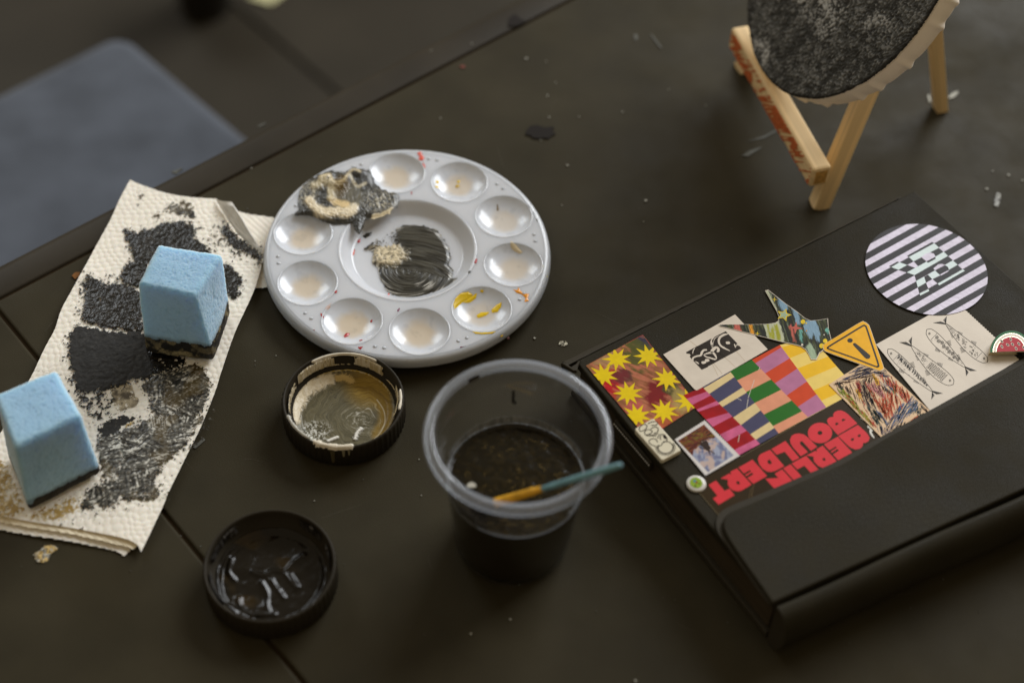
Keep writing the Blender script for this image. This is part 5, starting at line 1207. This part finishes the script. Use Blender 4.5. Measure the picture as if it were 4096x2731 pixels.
# 7 scribbled drawing
SCB = pm('scribble_paper', S(222, 190, 152), .5, var=.05, vs=200)
s7_ = sticker('scribble_sticker', 'b4', [(105, 525), (870, 45), (1895, 1010), (1040, 1468)], 3, SCB, 'sticker of dense coloured pen scribbles on a beige ground')
pens = {k: pm('pen_'+k, S(*v), .5) for k, v in dict(brown=(72, 40, 24), orange=(200, 84, 44), red=(178, 44, 28), navy=(62, 66, 96), blue=(74, 98, 136), green=(66, 110, 50), lime=(140, 156, 30), pink=(206, 134, 134), yellow=(230, 172, 30), black=(38, 32, 34), teal=(44, 66, 62), bright=(220, 90, 26)).items()}
regs = [('navy', [(200, 430), (600, 230), (900, 250), (940, 310), (500, 420), (180, 500)], (1, -.35), 34, 190), ('black', [(560, 260), (780, 190), (860, 260), (620, 330)], (1, -.3), 12, 120), ('brown', [(170, 540), (450, 440), (880, 350), (900, 370), (500, 480), (200, 545)], (1, -.22), 16, 150),
        ('navy', [(930, 330), (1080, 280), (1220, 370), (1200, 420), (1000, 380)], (1, .12), 16, 150), ('brown', [(700, 430), (870, 380), (870, 520), (760, 540)], (-.3, 1), 18, 70), ('brown', [(200, 530), (720, 470), (800, 900), (740, 930), (400, 700)], (.4, 1), 34, 110),
        ('black', [(540, 500), (760, 500), (900, 880), (800, 900), (620, 640)], (.42, 1), 38, 150), ('teal', [(270, 520), (360, 520), (370, 640), (330, 640)], (.3, 1), 10, 80), ('lime', [(280, 640), (400, 650), (700, 980), (860, 1200), (820, 1200), (480, 850)], (.75, 1), 18, 150),
        ('orange', [(380, 650), (520, 800), (820, 1150), (900, 1240), (780, 1150), (500, 880)], (.75, 1), 22, 150), ('red', [(560, 480), (640, 480), (640, 520), (700, 900), (930, 1230), (880, 1230)], (.6, 1), 12, 90), ('orange', [(760, 530), (880, 650), (1100, 1100), (1180, 1100), (980, 960)], (.45, 1), 20, 140),
        ('pink', [(760, 530), (980, 500), (1010, 640), (1090, 740), (960, 720)], (.55, 1), 32, 110), ('yellow', [(880, 380), (930, 400), (1000, 540), (930, 500)], (.3, 1), 10, 90), ('yellow', [(560, 620), (620, 620), (690, 820), (640, 760)], (.42, 1), 6, 110), ('orange', [(1000, 400), (1230, 450), (1540, 720), (1440, 830), (1300, 640), (1190, 590)], (.35, 1), 36, 130),
        ('orange', [(1080, 700), (1240, 720), (1380, 880), (1240, 980), (1120, 1100), (960, 880)], (.12, 1), 40, 150), ('red', [(900, 370), (1000, 400), (990, 480), (1180, 1000), (1240, 1020), (1180, 1110)], (.3, 1), 10, 70), ('brown', [(1010, 560), (1120, 600), (1200, 690), (1140, 700)], (.5, 1), 12, 80),
        ('blue', [(1000, 490), (1210, 680), (1430, 760), (1250, 500), (1210, 460)], (.7, 1), 14, 130), ('green', [(1210, 540), (1280, 560), (1290, 660), (1230, 650)], (.12, 1), 8, 80), ('green', [(1050, 220), (1130, 270), (1120, 290), (1050, 250)], (.8, .6), 8, 70), ('blue', [(1350, 900), (1540, 760), (1650, 850), (1640, 960), (1250, 1250), (1200, 1180)], (-.6, 1), 44, 140),
        ('teal', [(1400, 900), (1560, 720), (1760, 980), (1640, 1010), (1420, 1050)], (-.5, 1), 22, 110), ('navy', [(1100, 1250), (1300, 930), (1340, 950), (1250, 1250), (1160, 1340)], (-.55, 1), 22, 120), ('black', [(1640, 930), (1700, 930), (1700, 1040), (1640, 1050)], (0, 1), 10, 60), ('teal', [(800, 950), (930, 1000), (1090, 1200), (1060, 1240), (900, 1180)], (.6, 1), 26, 150),
        ('blue', [(930, 980), (1040, 1060), (1110, 1180), (1080, 1200)], (.55, 1), 10, 120), ('navy', [(940, 1280), (1080, 1290), (1200, 1360), (1060, 1440)], (.25, 1), 22, 100), ('black', [(1200, 1330), (1350, 1200), (1460, 1180), (1240, 1360)], (-.4, 1), 18, 70), ('bright', [(1400, 1260), (1640, 1080), (1640, 1140), (1420, 1290)], (-.9, .5), 26, 70), ('teal', [(1640, 1080), (1780, 1020), (1770, 1060), (1660, 1150)], (-.9, .4), 14, 60), ('brown', [(1690, 870), (1860, 1010), (1830, 1020), (1750, 960)], (.6, 1), 12, 90)]
rg = random.Random(11)
byc = {}
for col_, P, d_, n_, ln_ in regs:
    Pa = np.array(P, float); x0, y0 = Pa.min(0); x1, y1 = Pa.max(0); dl = math.hypot(*d_); cnt = 0; tries = 0
    n_ = int(n_*1.9)
    while cnt < n_ and tries < 1800:
        tries += 1; c = np.array([[rg.uniform(x0, x1)], [rg.uniform(y0, y1)]])
        if polysd(c[0], c[1], Pa)[0] < -4: continue
        cnt += 1; a_ = rg.uniform(-.12, .12); dx, dy = d_[0]/dl+a_, d_[1]/dl-a_; l_ = ln_*rg.uniform(.35, .62)
        byc.setdefault(col_, []).append([(c[0, 0]-dx*l_, c[1, 0]-dy*l_), (c[0, 0]+rg.uniform(-6, 6), c[1, 0]+rg.uniform(-6, 6)), (c[0, 0]+dx*l_, c[1, 0]+dy*l_)])
bq = np.array([(118, 528), (872, 60), (1880, 1008), (1040, 1452)])
for i, (k, Ls) in enumerate(sorted(byc.items(), key=lambda q_: ['black', 'navy', 'brown', 'teal', 'blue', 'red', 'green', 'orange', 'lime', 'pink', 'yellow', 'bright'].index(q_[0]))):
    ok_ = [[(min(max(x, 0), 1890), y) for x, y in l] for l in Ls if all(polysd(np.array([x]), np.array([y]), bq)[0] > 2 for x, y in l)]
    if ok_: strokes_('pen_strokes', s7_, 'b4', ok_, 3, pens[k], 8.5, True, 1+i*.35, kind='stuff')
# 8 round op-art sticker
LIL = pm('holographic_lilac', S(220, 212, 230), .30, var=.08, vs=300, bump=.3, bs=500); OPK = pm('op_art_black', S(42, 38, 38), .5, bump=.1, bs=500); MNT = pm('holographic_mint', S(216, 230, 230), .30, bump=.2, bs=500)
scx, scy, scr = .2120, .5679, .0315
circ = [(scx+scr*math.cos(2*math.pi*i/96), scy+scr*math.sin(2*math.pi*i/96)) for i in range(96)]
s8_ = sheet('op_art_sticker', circ, ZC+.00003+3*LAY, .0001, OPK, book, 'round black and lilac striped sticker with letter shapes')
stp = [((120, 388), (58, 532), (885, 75), (690, 80)), ((45, 650), (45, 750), (1185, 130), (1040, 95)), ((75, 850), (110, 935), (1410, 220), (1300, 170)), ((165, 1020), (230, 1095), (1595, 330), (1505, 270)), ((295, 1175), (370, 1240), (1745, 465), (1675, 395)),
       ((455, 1305), (560, 1360), (1860, 615), (1805, 540)), ((665, 1415), (790, 1455), (1935, 800), (1905, 705)), ((925, 1490), (1085, 1508), (1945, 1025), (1950, 905)), ((1290, 1502), (1620, 1400), (1840, 1250), (1890, 1165))]
ci_ = [(scx+(scr-.0001)*math.cos(2*math.pi*i/96), scy+(scr-.0001)*math.sin(2*math.pi*i/96)) for i in range(96)]
for a, b, c, d_ in stp:
    if a[0] < 1200:
        ex = lambda p, q, k: (p[0]+(p[0]-q[0])*k, p[1]+(p[1]-q[1])*k)
        quad = [ex(a, d_, .06), ex(b, c, .06), ex(c, b, .06), ex(d_, a, .06)]
    else: quad = [(1250, 1530), (1700, 1600), (1990, 1300), (1930, 1140)]
    ink('stripe', s8_, 'b1', quad, 3, LIL, clip=ci_)
for P in ([(720, 597), (1120, 382), (1195, 452), (1050, 525), (915, 600), (795, 665)], [(690, 838), (870, 740), (1000, 670), (1020, 690), (1135, 630), (1140, 590), (1268, 515), (1335, 580), (810, 880)], [(445, 755), (575, 680), (695, 722), (560, 797)], [(835, 970), (960, 908), (990, 998), (862, 1072)], [(1020, 875), (1130, 808), (1210, 880), (1090, 945)],
          [(1285, 722), (1410, 650), (1485, 718), (1352, 795), (1330, 750)], [(1170, 1015), (1565, 790), (1600, 812), (1200, 1040)], [(890, 1170), (1030, 1100), (1040, 1130), (900, 1200)]): ink('letter_piece', s8_, 'b1', P, 3, MNT, up=4)
for P in ([(695, 575), (1085, 360), (1118, 380), (720, 600)], [(800, 665), (915, 605), (995, 665), (865, 740)], [(1190, 455), (1265, 515), (1140, 590), (1110, 540), (1060, 522)], [(810, 880), (1335, 582), (1412, 648), (1290, 715), (1230, 705), (1110, 770), (1130, 805), (955, 905), (835, 970)], [(575, 680), (720, 605), (800, 668), (695, 722)],
          [(1350, 797), (1485, 720), (1560, 785), (1170, 1010), (1090, 945), (1215, 885)], [(1135, 805), (1290, 724), (1345, 780), (1335, 805), (1210, 865)], [(862, 1075), (990, 1000), (1025, 1090), (885, 1168)], [(965, 905), (1020, 877), (1085, 942), (990, 995)], [(410, 740), (540, 668), (575, 680), (445, 755)], [(560, 800), (695, 724), (820, 768), (685, 838)]): ink('letter_piece', s8_, 'b1', P, 3, OPK, up=3)
for P in ([(915, 600), (980, 548), (1060, 525), (1110, 545), (1140, 592), (1000, 665)], [(695, 722), (795, 670), (865, 740), (820, 768)], [(1105, 775), (1180, 715), (1240, 705), (1285, 720), (1130, 805)], [(990, 1000), (1090, 945), (1165, 1010), (1025, 1090)], [(1215, 868), (1340, 805), (1355, 800), (1330, 830), (1225, 888)]): ink('letter_piece', s8_, 'b1', P, 3, LIL, up=6)
# 9 dark sticker with red block letters
TXB = pm('dark_brown_sticker', S(52, 40, 22), .34, var=.15, vs=80); TXR = pm('block_red', S(214, 56, 64), .38, var=.04, vs=200)
p9 = pts('a5', [(205, 702)], ZC)+pts('b5', [(1815, 683)], ZC)+pts('b4', [(1040, 1468)], ZC)+pts('a5', [(640, 1205)], ZC)
s9_ = sheet('lettering_sticker', p9, ZC+.00003+.6*LAY, .00008, TXB, book, 'dark brown sticker with upside-down red block letters BERLIN BOULDERT')
def letter(w, P, curve=False): ink('letter', s9_, w, P, .6, TXR, curve)
letter('a5', [(395, 705), (480, 653), (583, 775), (640, 748), (700, 825), (513, 937), (445, 865), (497, 832)])
letter('a5', [(533, 630), (600, 592), (636, 570), (660, 585), (650, 548), (728, 512), (900, 700), (785, 770), (735, 783), (680, 768), (635, 730), (618, 690), (622, 655), (612, 640)])
letter('a5', [(745, 500), (910, 407), (1083, 600), (918, 693), (850, 622), (922, 580), (905, 560), (835, 603), (822, 588), (892, 548), (880, 530), (808, 572)])
letter('a5', [(1118, 292), (1285, 485), (1180, 540), (1130, 553), (1080, 547), (1030, 515), (990, 462), (974, 405), (985, 365), (1010, 340)])
letter('a5', [(1133, 283), (1297, 188), (1462, 388), (1382, 427), (1290, 315), (1195, 350)])
letter('a5', [(1478, 368), (1385, 262), (1357, 215), (1352, 170), (1370, 128), (1410, 106), (1460, 100), (1510, 110), (1560, 145), (1672, 258), (1597, 305), (1503, 200), (1486, 192), (1468, 200), (1470, 225), (1563, 318)])
letter('b5', [(1567+127*math.cos(t), 1051+107*math.sin(t)) for t in np.linspace(0, 2*math.pi, 41)[:-1]])
letter('b4', [(75, 1150), (100, 1210), (265, 1395), (605, 1195), (450, 1040), (390, 995), (330, 968), (265, 970), (210, 995), (185, 1035), (188, 1080), (135, 1085), (95, 1108)])
letter('a5', [(1918, 130), (2150, 0), (2255, 95), (2288, 150), (2275, 190), (2240, 212), (2212, 210), (2205, 250), (2175, 280), (2120, 290), (2060, 265), (2030, 240)])
letter('a5', [(1750, 228), (1913, 138), (2083, 325), (1918, 415), (1855, 347), (1928, 300), (1910, 283), (1842, 328), (1828, 313), (1900, 268), (1888, 253), (1815, 298)])
letter('a5', [(1543, 358), (1620, 320), (1645, 305), (1668, 312), (1665, 285), (1735, 243), (1900, 425), (1770, 495), (1730, 503), (1680, 480), (1635, 430), (1625, 395), (1632, 375)])
letter('a5', [(1370, 453), (1540, 362), (1688, 525), (1602, 570), (1520, 478), (1438, 523)])
letter('a5', [(1270, 510), (1358, 462), (1497, 615), (1408, 663)])
letter('a5', [(1170, 575), (1258, 520), (1388, 665), (1292, 712), (1187, 768), (1062, 632), (1215, 622)])
for w, P in (('a5', [(720, 668), (745, 658), (765, 690), (745, 700), (725, 690)]), ('a5', [(1085, 425), (1110, 405), (1138, 445), (1125, 463), (1095, 450)]), ('b5', [(1567+25*math.cos(t), 1050+20*math.sin(t)) for t in np.linspace(0, 2*math.pi, 17)[:-1]]), ('b4', [(335, 1125), (350, 1115), (385, 1118), (398, 1130), (345, 1160)]), ('b4', [(220, 1195), (240, 1180), (265, 1185), (280, 1200), (235, 1228)]),
             ('a5', [(2145, 125), (2165, 110), (2183, 115), (2180, 135), (2160, 143)]), ('a5', [(2065, 170), (2085, 155), (2105, 160), (2100, 180), (2080, 188)]), ('a5', [(1730, 398), (1755, 385), (1772, 412), (1758, 422), (1740, 415)])): ink('letter_hole', s9_, w, P, .6, TXB, up=4)
strokes_('scratch', s9_, 'a5', [[(925, 700), (895, 870)], [(895, 740), (870, 860)]], .6, pm('gold_scratch', S(96, 76, 40), .5), 6, False, 2)
strokes_('sticker_edge', s9_, 'a5', [[(272, 782), (550, 1105)], [(770, 378), (1420, 2)]], .6, pm('worn_sticker_edge', S(112, 100, 70), .6), 6, False, 2)
WPT = pm('white_paint_drip', S(222, 220, 210), .5)
for P in ([(665, 1085), (690, 1090), (735, 1140), (720, 1150), (690, 1130), (665, 1110)], [(780, 1240), (800, 1225), (820, 1250), (850, 1290), (880, 1325), (850, 1340), (880, 1400), (905, 1445), (890, 1450), (850, 1410), (815, 1350), (820, 1290), (785, 1270)]): ink('paint_drip', s9_, 'b4', P, .6, WPT, True, 5)
# 10 scalloped stamp
ST = [(1092, 216), (778, 418), (1100, 800), (1462, 590)]
edge = []
for i in range(4):
    a, b = np.array(ST[i], float), np.array(ST[(i+1) % 4], float); n_ = int(np.linalg.norm(b-a)/26); ctr_ = np.array([1110, 505.])
    for k in range(n_):
        for f_, o_ in ((.0, 0), (.3, 0), (.5, 1), (.7, 1), (.9, 0)):
            p = a+(b-a)*(k+f_)/n_; dn = (ctr_-p)/np.linalg.norm(ctr_-p); edge.append(tuple(p+dn*7*o_))
s10_ = sticker('stamp_sticker', 'a7', edge, 3, pm('stamp_white', S(216, 210, 206), .5), 'stamp-shaped sticker with an upside-down landscape and sky')
IN = [(1085, 258), (805, 432), (1128, 765), (1402, 585)]
def paint_stamp(u, v):
    n = fbm(u*.03, v*.03, 321, 4); st_ = streak(u, v, -30, 323, .02, .12); w_ = fbm(u*.018, v*.018, 325, 3)
    C = mix(S(112, 116, 146), S(160, 166, 186), sst(.35, .65, n)); C = mix(C, S(196, 172, 160), sst(.52, .64, w_)*.9)
    d_ = polysd(u, v, np.array([(780, 432), (1085, 235), (1225, 385), (1150, 412), (1090, 440), (1020, 500), (975, 530), (955, 600)], float))+(n-.5)*50
    L_ = mix(S(44, 26, 14), S(120, 62, 28), sst(.4, .6, st_)); L_ = mix(L_, S(126, 112, 30), sst(.55, .66, fbm(u*.03, v*.05, 327, 3))*sst(330, 360, v)*.8); L_ = mix(L_, S(96, 32, 20), sst(.5, .6, n)*.6)
    return mix(C, L_, sst(-6, 6, d_))
art('landscape_print', 'a7', IN, 3, paint_stamp, s10_, up=1)
DKP = pm('printed_dark_brown', S(52, 36, 28), .45)
ink('tree_print', s10_, 'a7', [(1040, 470), (1110, 430), (1135, 480), (1155, 510), (1130, 535), (1100, 525), (1075, 500)], 3, DKP, True, 5)
strokes_('branch_print', s10_, 'a7', [[(1040, 505), (1080, 515), (1120, 525)], [(1130, 530), (1165, 545), (1198, 572)], [(1125, 530), (1140, 555), (1150, 580)], [(1115, 440), (1130, 470), (1135, 500)]], 3, DKP, 8, True, 5)
# 11 raised white badge with a doodle
def badge_z(w, P, z0, t, m, name, label, bevel=.0005, curve=False):
    P = pts(w, P, z0+t)
    if curve: P = smooth_line(P, 4, True)
    return sheet(name, P, z0, t, m, book, label, bevel=bevel)
BZ = ZC+.0005; BT = .0026
s11_ = badge_z('a7', [(372, 290), (545, 192), (565, 194), (838, 505), (846, 525), (660, 625), (640, 622), (368, 312)], BZ, BT, pm('ivory_badge', S(222, 214, 190), .35), 'doodle_badge', 'small raised ivory badge with a black line doodle')
BLK = pm('doodle_ink', S(40, 30, 22), .45)
big = [(685+78*math.cos(t), 492+62*math.sin(t)) for t in np.linspace(-1.9, 3.6, 22)]
dl_ = [[(420, 325), (408, 300), (425, 272), (462, 250), (492, 268), (478, 300), (450, 318), (420, 325)], [(500, 245), (545, 226), (592, 224), (604, 245), (575, 262), (535, 262)], [(465, 335), (482, 312), (520, 308), (548, 328), (520, 352), (478, 362), (465, 335)], [(530, 300), (575, 278), (608, 298), (598, 335), (560, 345)],
       [(478, 365), (520, 372), (560, 360), (610, 350)], [(600, 400), (618, 365), (665, 358), (700, 395), (692, 428), (655, 445), (640, 470), (590, 482), (535, 462), (512, 430), (535, 405), (580, 405), (602, 438)], [(520, 355), (545, 372), (590, 372)], [(640, 410), (625, 395), (640, 372)], big]
def on_badge(L, zt): return [[tuple(at('a7', x, y, zt))[:2] for x, y in l] for l in L]
BTZ = BZ+BT+.00006
ribbons('doodle_line', [(smooth_line(l, 4), SX('a7', 9)) for l in on_badge(dl_, BTZ)], BTZ, BLK, s11_)
sk = [[(685+80*math.cos(t), 492+64*math.sin(t)), (685+108*math.cos(t), 492+88*math.sin(t))] for t in np.linspace(-.5, 3.1, 17)]
ribbons('doodle_spikes', [(l, SX('a7', 9)) for l in on_badge(sk, BTZ)], BTZ, BLK, s11_)
sheet('doodle_patch', [tuple(at('a7', x, y, BTZ))[:2] for x, y in ((655, 370), (680, 362), (698, 385), (690, 408), (668, 398))], BTZ-.00003, .00004, BLK, s11_)
# 12 small round button
cb0 = at('a7', 1008, 865, ZC+.0012); rb = (at('a7', 1113, 865, ZC+.0012)-cb0).length
s12_ = lathe('round_button', [(0, .0013), (rb*.85, .00125), (rb*.95, .0010), (rb, .0006), (rb*.99, .0003), (rb*.9, .0002)], 64, pm('button_white', S(210, 206, 198), .3, coat=.3), book, (cb0.x, cb0.y, ZC)); tag(s12_, 'small round white button badge with a green centre')
cg = at('a7', 1006, 860, ZC+.0014)
sheet('green_centre', [(cg.x+rb*.62*math.cos(t), cg.y+rb*.62*math.sin(t)) for t in np.linspace(0, 2*math.pi, 33)[:-1]], ZC+.00128, .00012, pm('button_green', S(140, 168, 54), .35), s12_)
for P, c in (([(970, 838), (995, 825), (1010, 845), (985, 862)], S(90, 140, 150)), ([(1000, 850), (1020, 845), (1018, 868), (1002, 872)], S(140, 44, 44)), ([(1030, 868), (1042, 862), (1045, 875), (1034, 880)], S(60, 64, 26)), ([(988, 885), (1000, 880), (1005, 902), (992, 905)], S(60, 64, 26))):
    sheet('printed_mark', [tuple(at('a7', x, y, ZC+.0015))[:2] for x, y in P], ZC+.00141, .00006, pm('button_mark', c, .4), s12_)
# 13 enamel watermelon pin
mz = ZC+.0042
def half(rx, ry, z, c=(1702, 494), n=40): return [tuple(at('a4', c[0]-rx*math.cos(t), c[1]-ry*math.sin(t)+9*(-math.cos(t)*-1)*(rx/265), z))[:2] for t in np.linspace(0, math.pi, n)]
s13_ = sheet('melon_pin', half(268, 268, mz), mz-.0022, .0022, mat('silver_metal', S(206, 196, 170), .25, .5, metal=1.0), book, 'enamel slice-of-watermelon pin at the right picture edge', bevel=.0004)
for nm, r1, m, up in (('rind', 258, pm('enamel_green', S(24, 96, 50), .45), 1), ('metal_line', 226, mat('silver_line', S(206, 196, 170), .25, .5, metal=1.0), 2), ('pith', 218, pm('enamel_white', S(226, 214, 196), .45), 3), ('metal_line', 186, mat('silver_line2', S(206, 196, 170), .25, .5, metal=1.0), 4), ('flesh', 178, pm('enamel_red', S(172, 22, 38), .45), 5)):
    sheet(nm, half(r1, r1+4, mz, c=(1702, 490)), mz+.00002+up*.00004, .00004, m, s13_)
SDW, SDB = pm('seed_rim', S(220, 210, 190), .3), pm('seed_dark', S(50, 20, 20), .3)
for x, y, a in ((1588, 365, .7), (1702, 340, 1.4), (1590, 430, 1.0), (1662, 408, .6), (1722, 402, .7), (1802, 395, .9), (1768, 455, 1.1), (1862, 440, 1.2)):
    for k, m, up in ((1.0, SDW, 6), (.62, SDB, 7)):
        P = [(x+k*(24*math.cos(t)*math.cos(a)-14*math.sin(t)*math.sin(a)), y+k*(24*math.cos(t)*math.sin(a)+14*math.sin(t)*math.cos(a))) for t in np.linspace(0, 2*math.pi, 15)[:-1]]
        sheet('seed', [tuple(at('a4', px, py, mz))[:2] for px, py in P], mz+.00002+up*.00004, .00004, m, s13_)
